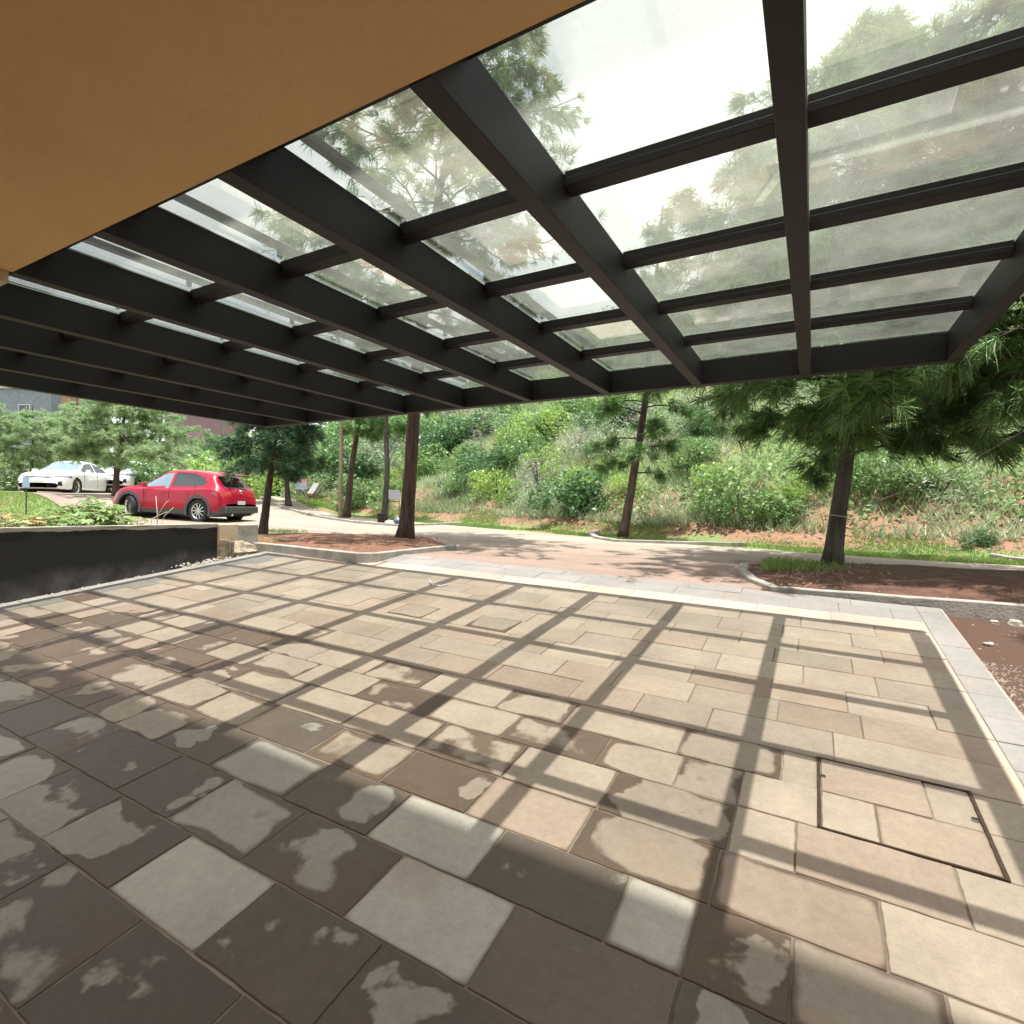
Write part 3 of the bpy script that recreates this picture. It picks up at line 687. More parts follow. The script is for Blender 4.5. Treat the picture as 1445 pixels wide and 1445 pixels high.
# ------------------------------------------------------------------ planters with kerbs
def kerb(name, pts, wdt, h, label, drop=.25, cat='kerb'):
    mb = MB(); pts = [Vector(p) for p in pts]; n = len(pts)
    for i, p in enumerate(pts):
        d = (pts[min(i+1, n-1)]-pts[max(i-1, 0)]); d.z = 0; d.normalize(); s = Vector((-d.y, d.x, 0))*wdt/2
        j = rnd.uniform(-.004, .004)
        for q in (p-s+Vector((0, 0, -drop)), p-s+Vector((0, 0, j-.01)), p-s*.85+Vector((0, 0, j)), p+s*.85+Vector((0, 0, j)), p+s+Vector((0, 0, j-.01)), p+s+Vector((0, 0, -drop))): mb.v.append(tuple(q))
    for i in range(n-1):
        a = i*6
        for k in range(5): mb.f.append((a+k, a+k+1, a+7+k, a+6+k))
    mb.f += [tuple(range(5, -1, -1)), tuple(range((n-1)*6, n*6))]
    o = mb.build(name, MT['concrete']); tag(o, label, cat); return o
def subdiv(pts, step=.35):
    out = []
    for a, c in zip(pts[:-1], pts[1:]):
        a, c = Vector(a), Vector(c); k = max(1, int((c-a).length/step))
        for i in range(k): out.append(a+(c-a)*i/k)
    out.append(Vector(pts[-1])); return out
def soil_bed(name, ring, zc, rise, mat=None):
    """mounded bed: the outline, then inner rings rising towards the middle"""
    ring = [Vector(p) for p in ring]; c = sum(ring, Vector())/len(ring); mb = MB(); n = len(ring); K = 9
    for k in range(K):
        f = 1-k/K
        for p in ring:
            q = c+(p-c)*f; bump = .03*math.sin(q.x*5+q.y*3)+.02*math.sin(q.y*9-q.x*4)
            mb.v.append((q.x, q.y, p.z+(c.z-p.z)*(1-f)+rise*(1-f**3)+bump*(1-f)))
    mb.v.append((c.x, c.y, c.z+rise)); 
    for k in range(K-1):
        for i in range(n): mb.f.append((k*n+i, k*n+(i+1) % n, (k+1)*n+(i+1) % n, (k+1)*n+i))
    for i in range(n): mb.f.append(((K-1)*n+i, (K-1)*n+(i+1) % n, K*n))
    o = mb.build(name, mat or MT['soil'], smooth=True); tag(o, kind='structure'); return o
# right planter
KR = [(-.86, 8.45, .86), (-.80, 7.7, .84), (-.62, 7.05, .81), (-.36, 6.58, .785), (1.66, 6.585, .785), (4, 6.59, .76), (9, 6.6, .72)]
kerb('planter_kerb', subdiv(KR), .11, .1, 'long concrete kerb edging the shaded red soil bed right of the patio', .4)
soil_bed('soil', subdiv([(-.78, 8.5, .84), (-.72, 7.7, .82), (-.55, 7.1, .79), (-.30, 6.64, .765), (1.66, 6.645, .765), (4, 6.65, .74), (8.9, 6.66, .70), (9, 9.4, .80), (3, 9.6, .84), (.2, 9.3, .86), (-.5, 9.1, .86)]), .8, .10)
# left planter
zt = .945
A = on_z(340, 763, 1.0); B = on_z(505, 780, zt); B2 = on_z(530, 780, zt); C_ = on_z(640, 768.5, zt)
kerb('planter_kerb', subdiv([A, B, B2, C_]), .12, .1, 'concrete kerb of the pine planter beyond the far left corner of the patio', .22)
Dn = on_z(600, 757.5, zt); En = on_z(420, 752, zt+.03); Fn = on_z(335, 754, zt+.03)
soil_bed('soil', subdiv([A+Vector((.0, .07, -.03)), B+Vector((0, .07, -.03)), B2+Vector((-.03, .09, -.03)), C_+Vector((-.09, .02, -.03)), Dn, En, Fn]), .95, .05, simple('needle_litter', (.26, .12, .07), .95, col2=(.12, .06, .04), nscale=9, bump=.8, bscale=40))
# far kerbs along the road
def gp(px, py, up=.0):
    p = ground_at(px, py); return p+Vector((0, 0, up))
kerb('road_kerb', subdiv([gp(842, 752.5, .09), gp(834, 757, .09), gp(842, 762, .09), gp(870, 766.5, .09), gp(940, 769, .09), gp(1052, 771.5, .09)]), .13, .1, 'curved kerb rounding the grass under the leaning young pine', .2)
kerb('road_kerb', subdiv([gp(388, 714, .1), gp(415, 722, .1), gp(450, 731, .1), gp(500, 739, .1), gp(560, 744, .1), gp(650, 741, .1)]), .13, .1, 'long kerb along the far road below the grey tree trunks', .2)
kerb('road_kerb', subdiv([gp(1398, 787, .08), gp(1425, 791.5, .08), gp(1470, 797, .08)]), .12, .1, 'short pale kerb at the far right edge of the road', .15)

# ------------------------------------------------------------------ vegetation generators
def norm(v): return v/np.maximum(np.linalg.norm(v, axis=-1, keepdims=True), 1e-9)
def needle_tris(C, Dr, n, L, wd, g, spread=.6, droop=.25):
    k = len(C)
    v = norm(Dr[:, None, :]+g.normal(0, spread, (k, n, 3)))
    Ls = L*g.uniform(.7, 1.15, (k, n, 1)); base = C[:, None, :]+v*Ls*.05
    tip = base+v*Ls; tip[..., 2] -= droop*Ls[..., 0]
    side = norm(np.cross(v, g.normal(0, 1, (k, n, 3))))*wd*.5
    mid = (base+tip)/2; mid[..., 2] += droop*Ls[..., 0]*.22
    T = np.stack([base-side, base+side, mid+side*.8, tip, mid-side*.8], 2).reshape(-1, 5, 3)
    return T
def pine(name, base, path, rad, crown, label, mat_n, mat_b, seed=1, tufts=1500, n=14, L=.19, wd=.009, group=None, nb=26, droop=.3, lean_up=.35, dens=1.0):
    """path: trunk points relative to base; crown: list of (height, radius) giving branch reach"""
    g = np.random.default_rng(seed); rr = random.Random(seed)
    root = empty(name, base); tag(root, label, 'tree', group)
    tp = [Vector(p) for p in path]; hh = [p.z for p in tp]
    def trunk_pt(z):
        for a, c in zip(tp[:-1], tp[1:]):
            if a.z <= z <= c.z: return a+(c-a)*((z-a.z)/(c.z-a.z))
        return tp[-1].copy()
    H = tp[-1].z
    # trunk, finely divided with uneven bark outline
    pts, rads = [], []; k = 30
    for i in range(k+1):
        z = H*i/k; p = trunk_pt(z); pts.append(p+Vector((math.sin(z*1.7+seed)*.015, math.cos(z*1.3+seed)*.015, 0)))
        flare = 1+.45*math.exp(-z/.16)
        rads.append(max(.012, rad*(1-.82*z/H)*flare))
    tm = MB(); tm.tube(pts, rads, 14, jit=.05); trunk = tm.build('trunk', mat_b, root, smooth=True)
    cz = [c[0] for c in crown]; cr_ = [c[1] for c in crown]
    bm = MB(); C, D_ = [], []
    for i in range(nb):
        z = cz[0]+(cz[-1]-cz[0])*((i+rr.random())/nb)**.92
        reach = float(np.interp(z, cz, cr_))*rr.uniform(.6, 1.12)
        a = i*2.399+rr.uniform(-.5, .5); d = Vector((math.cos(a), math.sin(a), 0)); p = trunk_pt(z)
        bp_, m_ = [], 7
        up = rr.uniform(lean_up*.4, lean_up*1.2)
        for j in range(m_+1):
            f = j/m_
            q = p+d*(reach*f)+Vector((0, 0, up*reach*f-.35*reach*f*f*rr.uniform(.7, 1.1)))
            q += Vector((rr.uniform(-.05, .05), rr.uniform(-.05, .05), 0))*reach*f
            bp_.append(q)
        r0 = max(.008, rad*.22*(1-.6*z/H)); bm.tube(bp_, [r0*(1-.8*j/m_)+.003 for j in range(m_+1)], 5)
        # side twigs
        nt_ = int(6*reach/1.2)+3
        for q_ in range(nt_):
            f = rr.uniform(.3, 1); j = min(m_-1, int(f*m_)); s = bp_[j]+(bp_[j+1]-bp_[j])*(f*m_-j)
            dd = (bp_[j+1]-bp_[j]).normalized(); sd = Vector((-dd.y, dd.x, rr.uniform(-.3, .5)))*rr.choice((-1, 1))
            e_ = s+(dd*.7+sd*.8)*reach*rr.uniform(.15, .36)
            bm.tube([s, (s+e_)/2+Vector((0, 0, .02)), e_], [.007, .005, .003], 4)
            for _ in range(int(rr.randint(2, 5)*dens)):
                ff = rr.uniform(.2, 1.05); c = s+(e_-s)*ff
                C.append(c+Vector((rr.gauss(0, .03), rr.gauss(0, .03), rr.gauss(0, .03)))); D_.append((e_-s).normalized()+Vector((0, 0, rr.uniform(-.1, .5))))
        C.append(bp_[-1]); D_.append((bp_[-1]-bp_[-2]).normalized()+Vector((0, 0, .3)))
    bm.build('branches', mat_b, root, smooth=True)
    C = np.array([tuple(c) for c in C]); D_ = np.array([tuple(d) for d in D_])
    if len(C) < tufts:
        idx = g.integers(0, len(C), tufts-len(C)); 
        C = np.concatenate([C, C[idx]+g.normal(0, .07, (len(idx), 3))]); D_ = np.concatenate([D_, D_[idx]+g.normal(0, .4, (len(idx), 3))])
    T = needle_tris(C, norm(D_), n, L, wd, g, .6, droop)
    tint = np.clip(np.repeat(g.uniform(.1, .8, len(C)), n)+g.normal(0, .15, len(C)*n), 0, 1)
    fast_mesh('crown', T, 5, mat_n, root, tint)
    return root
def leaf_quads(P, size, g, up=.3, aspect=.55):
    k = len(P); nrm = norm(g.normal(0, 1, (k, 3))+np.array([0, 0, up])); u = norm(np.cross(nrm, g.normal(0, 1, (k, 3)))); v = np.cross(nrm, u)
    s = (size*g.uniform(.6, 1.3, k))[:, None]
    return np.stack([P-u*s, P-v*s*aspect+u*s*.1, P+u*s, P+v*s*aspect+u*s*.1], 1)
def clump_points(n, g, rx, ry, rz, lumps=9):
    """points in a lumpy, broken dome: several sub-clumps of different size"""
    cs = g.normal(0, .42, (lumps, 3)); cs[:, 2] = np.abs(cs[:, 2])*.9+.12; cr_ = g.uniform(.28, .6, lumps)
    i = g.integers(0, lumps, n); d = norm(g.normal(0, 1, (n, 3))); r = cr_[i]*g.uniform(.35, 1.0, n)**.5
    P = cs[i]+d*r[:, None]; P[:, 2] = np.abs(P[:, 2])
    return P*np.array([rx, ry, rz]), i
def bush_mesh(name, seed, n, rx, ry, rz, leaf, mat, lumps=9, aspect=.55, stems=10):
    g = np.random.default_rng(seed); P, i = clump_points(n, g, rx, ry, rz, lumps)
    Q = leaf_quads(P, leaf, g, .5, aspect)
    tint = np.clip(g.uniform(.15, .75, lumps)[i]+g.normal(0, .18, n), 0, 1)
    o = fast_mesh(name, Q, 4, mat, None, tint)
    rr = random.Random(seed); mb = MB()
    for _ in range(stems):
        a = rr.uniform(0, 6.28); q = Vector((math.cos(a)*rx*rr.uniform(.2, .7), math.sin(a)*ry*rr.uniform(.2, .7), rz*rr.uniform(.5, 1)))
        mb.tube([(0, 0, -.1), q*.5+Vector((0, 0, .05)), q], [.018, .012, .005], 4)
    s = mb.build('stems', MT['bark_grey'], o); o.data.name = name
    return o
def place(src, loc, sc_, rz, label, cat, group, first):
    if first: o = src
    else:
        o = src.copy(); COL.objects.link(o)
        for ch in src.children:
            c = ch.copy(); COL.objects.link(c); c.parent = o
    o.location = loc; o.scale = (sc_,)*3 if not hasattr(sc_, '__len__') else sc_; o.rotation_euler = (0, 0, rz)
    tag(o, label, cat, group); return o

# ------------------------------------------------------------------ pines
def rel(b, pts):
    """trunk path from pixel track at a known depth"""
    return [Vector((0, 0, 0))]+[p-b for p in pts]
# big planter pine right of centre
d = 7.5; b = at_depth(1176, 799, d); b.z -= .03
pth = rel(b, [at_depth(1183, 724, d), at_depth(1193, 640, d), at_depth(1203, 560, d), at_depth(1215, 440, d+.1), at_depth(1225, 280, d+.2), at_depth(1232, 60, d+.3)])
pine('pine_tree', b, pth, .115, [(1.5, 1.0), (1.85, 1.6), (2.5, 1.85), (3.2, 2.8), (4.6, 2.7), (6.2, 1.7), (7.6, .5)], 'big dark green pine with a bare grey leaning trunk in the right planter', MT['pine'], MT['bark_grey'], 5, 10500, 16, .21, .0095, nb=96, droop=.35)
# pine at the right frame edge
d = 6.4; b = at_depth(1500, 812, d); b.z -= .05
pth = rel(b, [at_depth(1492, 700, d), at_depth(1486, 560, d), at_depth(1482, 300, d), at_depth(1480, -100, d)])
pine('pine_tree', b, pth, .17, [(1.6, 1.2), (2.1, 1.7), (2.9, 2.9), (4.6, 2.8), (7.0, .6)], 'pine with hanging boughs cut by the right edge of the picture', MT['pine'], MT['bark'], 9, 8500, 16, .21, .009, nb=80, droop=.45)
# tall thick-trunked pine of the left planter
d = 10.9; b = at_depth(571, 763, d); b.z -= .03
pth = rel(b, [at_depth(576, 690, d), at_depth(584, 600, d), at_depth(592, 480, d), at_depth(610, 330, d), at_depth(640, 180, d), at_depth(668, -20, d)])
pine('pine_tree', b, pth, .15, [(3.8, 1.8), (4.8, 3.2), (7, 3.0), (9, 2.0), (11.2, .4)], 'tallest pine with thick reddish ridged trunk in the left planter', MT['pine'], MT['bark_red'], 12, 6000, 14, .22, .014, nb=66)
# small round pine beside it
d = 11.9; b = at_depth(370, 756, d); b.z -= .03
pth = rel(b, [at_depth(378, 705, d), at_depth(385, 655, d), at_depth(388, 600, d), at_depth(392, 540, d)])
pine('pine_tree', b, pth, .095, [(1.35, .75), (1.6, 1.15), (2.2, 1.2), (2.8, .8), (3.3, .25)], 'small bushy dark pine at the left end of the left planter', MT['pine_blue'], MT['bark'], 21, 2300, 14, .17, .011, nb=34, droop=.15)
# leaning young pine in front of the hillside
d = 13.4; b = at_depth(877, 757, d); b.z = float(gz(b.x, b.y))-.03
pth = rel(b, [at_depth(890, 700, d), at_depth(903, 620, d), at_depth(912, 545, d), at_depth(925, 400, d), at_depth(935, 290, d)])
pine('pine_tree', b, pth, .115, [(1.5, .5), (1.9, 1.0), (3.2, 1.25), (5, 1.2), (8.0, .4)], 'slim leaning pine with thin crown standing on the kerbed grass at centre right', MT['pine'], MT['bark'], 33, 2400, 12, .19, .013, nb=36, droop=.3)
# trunks beyond the far kerb
specs = [(541, 733, 20.5, [(547, 660), (545, 590), (552, 500), (560, 380)], .12, 'grey trunked pine standing right beside the small grey sign', 'bark_grey', [(3.4, 1.2), (5, 1.8), (7, 1.4), (9.2, .4)], 'pine', 1800),
         (488, 724, 22.0, [(497, 660), (505, 600), (512, 500), (520, 400)], .14, 'leaning dark trunked pine next to the pale pole', 'bark', [(3.2, 1.3), (5, 1.9), (7, 1.4), (9.0, .4)], 'pine', 1800),
         (407, 713, 24.5, [(405, 680), (402, 640), (404, 600)], .13, 'short dark tree behind the small bushy pine', 'bark', [(1.4, 1.1), (2, 1.7), (3, 1.6), (4.0, .5)], 'pine_pale', 2000)]
for k, (px, py, d, tr_, r_, lab, bk_, cr_, nm, tf) in enumerate(specs):
    b = at_depth(px, py, d); b.z = float(gz(b.x, b.y))-.03
    pth = rel(b, [at_depth(x, y, d) for x, y in tr_])
    pine('pine_tree', b, pth, r_, cr_, lab, MT[nm], MT[bk_], 50+k, tf, 10, .26, .02, nb=22)
b = at_depth(480, 723, 21.2); b.z = float(gz(b.x, b.y))-.05
pm = MB().tube([(0, 0, 0), (.02, 0, 2.5), (.03, 0, 6.0)], [.075, .07, .06], 10); o_ = pm.build('utility_pole', MT['wood'], smooth=True); o_.location = b
tag(o_, 'straight pale wooden pole left of the leaning dark trunk', 'pole')
# young round pine behind the red car, and the lighter trees at the far left
for (px, py, d, tr_, r_, lab, cr_, nm, tf, sd) in (
    (163, 694, 20.5, [(166, 660), (172, 630), (174, 590), (176, 562)], .12, 'round pale green pine between the white cars and the red car', [(1.2, 1.0), (1.7, 1.9), (2.6, 2.0), (3.4, 1.3), (4.1, .4)], 'pine_pale', 5200, 71),
    (44, 655, 31, [(46, 630), (46, 590), (47, 570)], .11, 'pale tree with dark thin trunk behind the first white car', [(1.6, 1.2), (2.4, 2.2), (3.6, 2.2), (4.6, .8)], 'pine_pale', 4200, 72),
    (105, 655, 34, [(106, 620), (108, 590), (109, 550)], .13, 'pale tree behind the white cars, left of the round pine', [(1.4, 1.6), (2.6, 2.6), (4.0, 2.6), (5.6, .8)], 'pine_pale', 4200, 74),
    (225, 655, 34, [(226, 620), (228, 590), (229, 555)], .13, 'pale tree behind the red car roof, right of the round pine', [(1.2, 1.6), (2.4, 2.6), (4.0, 2.4), (5.0, .8)], 'pine_pale', 4200, 75),
    (-25, 660, 30, [(-22, 620), (-20, 580), (-18, 540)], .12, 'pale bushy tree cut by the left frame edge', [(1.2, 1.6), (2.4, 2.4), (3.6, 2.0), (5, .6)], 'pine_pale', 3800, 73)):
    b = at_depth(px, py, d); b.z = float(gz(b.x, b.y))-.03
    pth = rel(b, [at_depth(x, y, d) for x, y in tr_]); pth = [p for i, p in enumerate(pth) if i == 0 or p.z > .2]
    pine('young_pine', b, pth, r_, cr_, lab, MT[nm], MT['bark'], sd, tf, 10, .2, .02, nb=34, droop=.1)

# rope tied round the planter pine
rp_ = MB()
c0 = at_depth(1183, 728, 7.5); 
rp_.tube([c0+Vector((math.cos(a)*.165, math.sin(a)*.165, .015*math.sin(a*2))) for a in np.linspace(0, 6.28, 19)], .007, 5)
e0 = at_depth(1196, 720, 7.36); e1 = at_depth(1458, 600, 6.3)
rp_.tube([e0+(e1-e0)*f+Vector((0, 0, -.10*math.sin(math.pi*f))) for f in np.linspace(0, 1, 10)], .006, 5)
tag(rp_.build('rope', MT['rope'], smooth=True), 'pale cord tied round the right planter pine and pulled up to the right', 'rope')

# ------------------------------------------------------------------ hillside bushes
def hill_pt(px, py): return ground_at(px, py, 6, 90)
variants = {}
def variant(kind, k):
    key = (kind, k)
    if key not in variants:
        cfg = dict(y=(1900, .055, 'bush_y'), g=(1900, .06, 'bush_g'), d=(1900, .065, 'bush_d'), s=(1700, .05, 'bush_s'), r=(1400, .06, 'dry'))[kind]
        asp = .12 if kind == 'r' else (.3 if kind == 's' else .55)
        o = bush_mesh('bush' if kind != 'r' else 'dry_shrub', 100+k*7+ord(kind), cfg[0], 1, 1, 1.0, cfg[1], MT[cfg[2]], 9+k, asp)
        variants[key] = [o, True]
    v = variants[key]; f = v[1]; v[1] = False
    return v[0], f
named = [
 (700, 702, 'y', 1.15, 'bright yellow green round bush low on the hillside left of centre'),
 (765, 668, 'y', .9, 'smaller yellow green bush just right of the brightest round bush'),
 (828, 722, 'd', 1.25, 'dark leafy bush low on the slope behind the leaning pine'),
 (760, 722, 's', 1.0, 'feathery sage green bush at the foot of the slope near centre'),
 (1040, 728, 'g', 1.2, 'broad low green bush between the leaning pine and the planter pine'),
 (645, 700, 'g', .9, 'light green bush at the foot of the bank right of the thick trunk'),
 (700, 610, 'd', 1.7, 'large dark green bush high on the slope under the canopy edge'),
 (610, 640, 'd', 1.6, 'large dark bush just right of the thick planter trunk'),
 (990, 615, 'd', .9, 'small dark bush halfway up the slope right of the leaning pine'),
 (1010, 690, 'y', .8, 'pale lime bush on the slope right of the leaning pine'),
 (1130, 700, 'y', .7, 'low lime green bush beneath the planter pine crown'),
 (1395, 768, 'd', .35, 'small round green shrub near the right edge of the road'),
 (1320, 700, 's', 1.1, 'sage green bush on the slope right of the planter pine'),
 (1250, 690, 'g', 1.0, 'fresh green bush just right of the planter pine trunk'),
 (860, 640, 's', 1.4, 'grey green feathery bush in mid slope left of the leaning pine'),
]
for k, (px, py, kd, sc_, lab) in enumerate(named):
    p = hill_pt(px, py); src, f = variant(kd, k % 3)
    place(src, p-Vector((0, 0, .12)), (sc_*rnd.uniform(.95, 1.1), sc_, sc_*.95), rnd.uniform(0, 6.28), lab, 'bush', 'bushes on the hillside', f)
lab_kind = dict(y='lime green bush among others on the hillside', g='mid green bush among others on the hillside', d='dark green bush among others on the hillside', s='sage green bush among others on the hillside', r='grey leafless dry shrub on the hillside')
placed = []
tries = 0
while len(placed) < 265 and tries < 9000:
    tries += 1
    x = rnd.uniform(-26, 16); dd = rnd.uniform(2.6, 30)**1.0; y = float(edge_y(x))+dd
    if any((x-a)**2+(y-c)**2 < (.75+.025*dd)**2 for a, c in placed): continue
    placed.append((x, y))
    kd = rnd.choice('yggdsssrr' if dd > 6 else 'yggdssr')
    sc_ = rnd.uniform(.65, 1.2)*(1+.035*dd)
    if dd < 4: sc_ *= .55
    src, f = variant(kd, rnd.randint(0, 2))
    side_ = 'behind the thick and grey trunks' if x < -13 else 'left of the leaning pine' if x < -6.5 else 'between the leaning pine and the planter pine' if x < .5 else 'behind and right of the planter pine'
    place(src, (x, y, float(gz(x, y))-.1), (sc_, sc_*rnd.uniform(.8, 1.2), sc_*rnd.uniform(.6, 1.05)), rnd.uniform(0, 6.28), lab_kind[kd].split(' among')[0].replace(' on the hillside', '')+(' low' if dd < 8 else ' halfway' if dd < 15 else ' high')+' on the slope '+side_, 'bush' if kd != 'r' else 'dry shrub', 'bushes on the hillside' if kd != 'r' else 'dry shrubs on the hillside', f)
# left background belt of bushes behind the cars
k = 0
for (px, py, d, kd, sc_) in ((250, 668, 27, 'g', 2.0), (300, 672, 25, 'y', 1.9), (335, 668, 26, 'g', 1.7), (215, 660, 30, 's', 2.2), (280, 640, 33, 'g', 2.6), (330, 640, 33, 'd', 2.5), (240, 640, 36, 'g', 2.8),
    (110, 650, 36, 's', 2.4), (60, 650, 38, 's', 2.4), (20, 652, 37, 'g', 2.2), (150, 645, 40, 'g', 3.0), (85, 640, 44, 's', 3.2), (190, 640, 42, 's', 3.0), (440, 690, 28, 's', 1.6), (455, 670, 32, 'y', 2.2), (520, 690, 26, 'g', 1.5), (400, 660, 32, 's', 2.4), (365, 665, 30, 's', 2.0), (300, 690, 23, 's', .8), (330, 695, 23, 's', .7), (270, 686, 23.5, 'g', .8), (10, 640, 45, 'g', 3.4), (-30, 640, 42, 'g', 3.4), (360, 640, 40, 'g', 3.8), (420, 640, 40, 's', 3.8), (470, 640, 42, 'd', 4.2), (525, 640, 40, 'g', 4.0), (395, 640, 30, 'y', 2.4), (570, 650, 36, 'g', 3.0), (450, 640, 34, 'g', 3.0), (500, 660, 30, 'd', 2.2), (545, 665, 30, 's', 2.2), (330, 630, 46, 'd', 4.4), (280, 630, 48, 'g', 3.9), (130, 640, 50, 'g', 4.0), (200, 640, 52, 's', 4.2)):
    p = at_depth(px, py, d); z = float(gz(p.x, p.y)); src, f = variant(kd, k % 3); k += 1
    place(src, (p.x, p.y, z-.15), (sc_, sc_, sc_*.85), rnd.uniform(0, 6.28), dict(g='mid green', y='lime green', s='sage green', d='dark green')[kd]+(' tall' if sc_ > 3 else ' rounded' if sc_ > 2 else ' low')+' bush '+('at far left beyond the first white car' if px < 90 else 'behind the white cars' if px < 205 else 'behind the red car' if px < 345 else 'behind the small planter pine' if px < 440 else 'behind the grey trunks across the road'), 'bush', 'bushes behind the parked cars', f)

# ground cover: weeds over the slope, grass on the verge and lawns
def blades(pts, h, wd, g, lean=.5):
    n = len(pts); P = np.array(pts); d = g.normal(0, lean, (n, 3)); d[:, 2] = 1; d = norm(d)
    H_ = (h*g.uniform(.5, 1.4, n))[:, None]; s = norm(np.cross(d, g.normal(0, 1, (n, 3))))*wd*.5
    return np.stack([P-s, P+s, P+d*H_*.6+s*.7, P+d*H_, P+d*H_*.6-s*.7], 1)
g = np.random.default_rng(5)
def in_view(x, y, z, m=40):
    """keep points inside the picture or a little beside it"""
    vx, vy, vz = x, y, z-CAMZ
    dep = vx*CF.x+vy*CF.y+vz*CF.z; a = (vx*CR.x+vy*CR.y+vz*CR.z)/np.maximum(dep, .1)*FPX+722.5
    return (dep > 1) & (a > -250) & (a < 1700)
n = 200000
x = g.uniform(-34, 20, n); dd = g.uniform(0, 1, n)**1.35*26+2.0; y = edge_y(x)+dd; z = gz(x, y)
mask = in_view(x, y, z) & (np.sin(x*1.3+y*.7)+np.sin(y*1.7-x*.6)+g.normal(0, .9, n) > -.9)
pts = np.stack([x, y, z], -1)[mask]
tint = np.clip(.45+.3*np.sin(pts[:, 0]*.9+pts[:, 1]*.6)*np.sin(pts[:, 1]*.8)+g.normal(0, .2, len(pts)), 0, 1)
o_ = fast_mesh('hillside_weeds', blades(pts, .27, .032, g, .55), 5, MT['weeds'], None, tint); tag(o_, 'tangled weeds and tall grass covering the hillside', 'weeds', kind='stuff')
# leafy litter clumps over the slope
n = 120000
x = g.uniform(-30, 16, n); dd = g.uniform(0, 1, n)**1.2*24+2.4; y = edge_y(x)+dd; z = gz(x, y)+g.uniform(.02, .38, n)
mask = in_view(x, y, z) & (np.sin(x*2.1-y*.9)+np.sin(y*1.1+x*.8+2) + g.normal(0, .5, n) > .1)
P = np.stack([x, y, z], -1)[mask]
o_ = fast_mesh('undergrowth', leaf_quads(P, .07, g, .6), 4, MT['bush_g'], None, np.clip(g.normal(.5, .25, len(P)), 0, 1)); tag(o_, 'low leafy undergrowth between the hillside bushes', 'undergrowth', kind='stuff')
# verge grass
n = 120000
x = g.uniform(-24, 9, n); dd = g.uniform(.08, 2.4, n); y = edge_y(x)+dd; z = gz(x, y)
mask = in_view(x, y, z) & (np.sin(x*1.1)+np.sin(x*2.7+y*2.2)+.8*np.sin(y*3.1)+g.normal(0, .6, n)-np.clip(dd-1.2, 0, 2)*1.2 > -.35)
pts = np.stack([x, y, z], -1)[mask]
o_ = fast_mesh('verge_grass', blades(pts, .07, .014, g, .6), 5, MT['grass'], None, np.clip(g.normal(.6, .25, len(pts)), 0, 1)); tag(o_, 'short bright grass on the verge between road and hillside', 'grass', kind='stuff')
n = 70000
x = g.uniform(-27, -8.3, n); y = g.uniform(1.5, 9.2, n); z = gz(x, y)
mask = in_view(x, y, z) & (y < near_y(x)+.05)
pts = np.stack([x, y, z], -1)[mask]
o_ = fast_mesh('lawn_grass', blades(pts, .07, .016, g, .6), 5, MT['grass'], None, np.clip(g.normal(.62, .25, len(pts)), 0, 1)); tag(o_, 'sunlit lawn grass behind the black wall', 'grass', kind='stuff')
n = 2000; pts = []
for _ in range(n):
    if rnd.random() < .45:
        c = on_z(395, 752, .93); x_, y_ = c.x+rnd.gauss(0, .35), c.y+rnd.gauss(.15, .22)
        if rnd.random() < .5: c = on_z(360, 751, .93); x_, y_ = c.x+rnd.gauss(0, .25), c.y+rnd.gauss(.2, .2)
        pts.append((x_, y_, .93))
    else:
        x_ = -.6+abs(rnd.gauss(0, .45)); y_ = 8.3+rnd.gauss(0, .35); pts.append((x_, y_, .86))
o_ = fast_mesh('planter_grass', blades(pts, .10, .010, g, .5), 5, MT['grass'], None, np.clip(g.normal(.45, .25, len(pts)), 0, 1)); tag(o_, 'tufts of grass growing at the back of the planters', 'grass', kind='stuff')
pts = []
for _ in range(1600):
    x_ = rnd.uniform(-.4, 5); y_ = rnd.uniform(6.7, 9.2); f = min(1, max(0, (y_-6.6)/1.2)); pts.append((x_, y_, .775+.10*f-.02*max(0, x_)/3*1.0))
for _ in range(900):
    ws = [rnd.random()**2 for _ in range(5)]; sw = sum(ws)
    c = sum((q_*(w_/sw) for q_, w_ in zip((A, B2, C_, Dn, En), ws)), Vector()); pts.append((c.x, c.y+.04, .965+.02*rnd.random()))
o_ = scatter_chips('leaf_litter', pts, simple('dead_leaves', (.34, .22, .14), .95, noise=.7, nscale=15), .012, .03, None, 31); tag(o_, 'dead needles and crumbs of earth on the planter soil', 'leaf litter', kind='stuff')
# brown leaf litter on the right bed
n = 9000; x = g.uniform(-.5, 6, n); y = g.uniform(6.7, 9.3, n); P = np.stack([x, y, np.full(n, .0)], -1)
dep = bpy.context.evaluated_depsgraph_get
P[:, 2] = .80+.055*np.clip((y-6.7)/2, 0, 1)-.02*np.clip(x, 0, 6)/3+.06
# stones and broken bits on the bank foot
pts = []
for _ in range(1300):
    x_ = rnd.uniform(-16, 8); y_ = float(edge_y(x_))+rnd.uniform(1.0, 3.4); pts.append((x_, y_, float(gz(x_, y_))))
o_ = scatter_chips('bank_stones', pts, simple('earthy_stone', (.42, .30, .22), .95, noise=.5, nscale=10), .02, .085, None, 8); tag(o_, 'loose earth clods and stones along the foot of the bank', 'stones', kind='stuff')

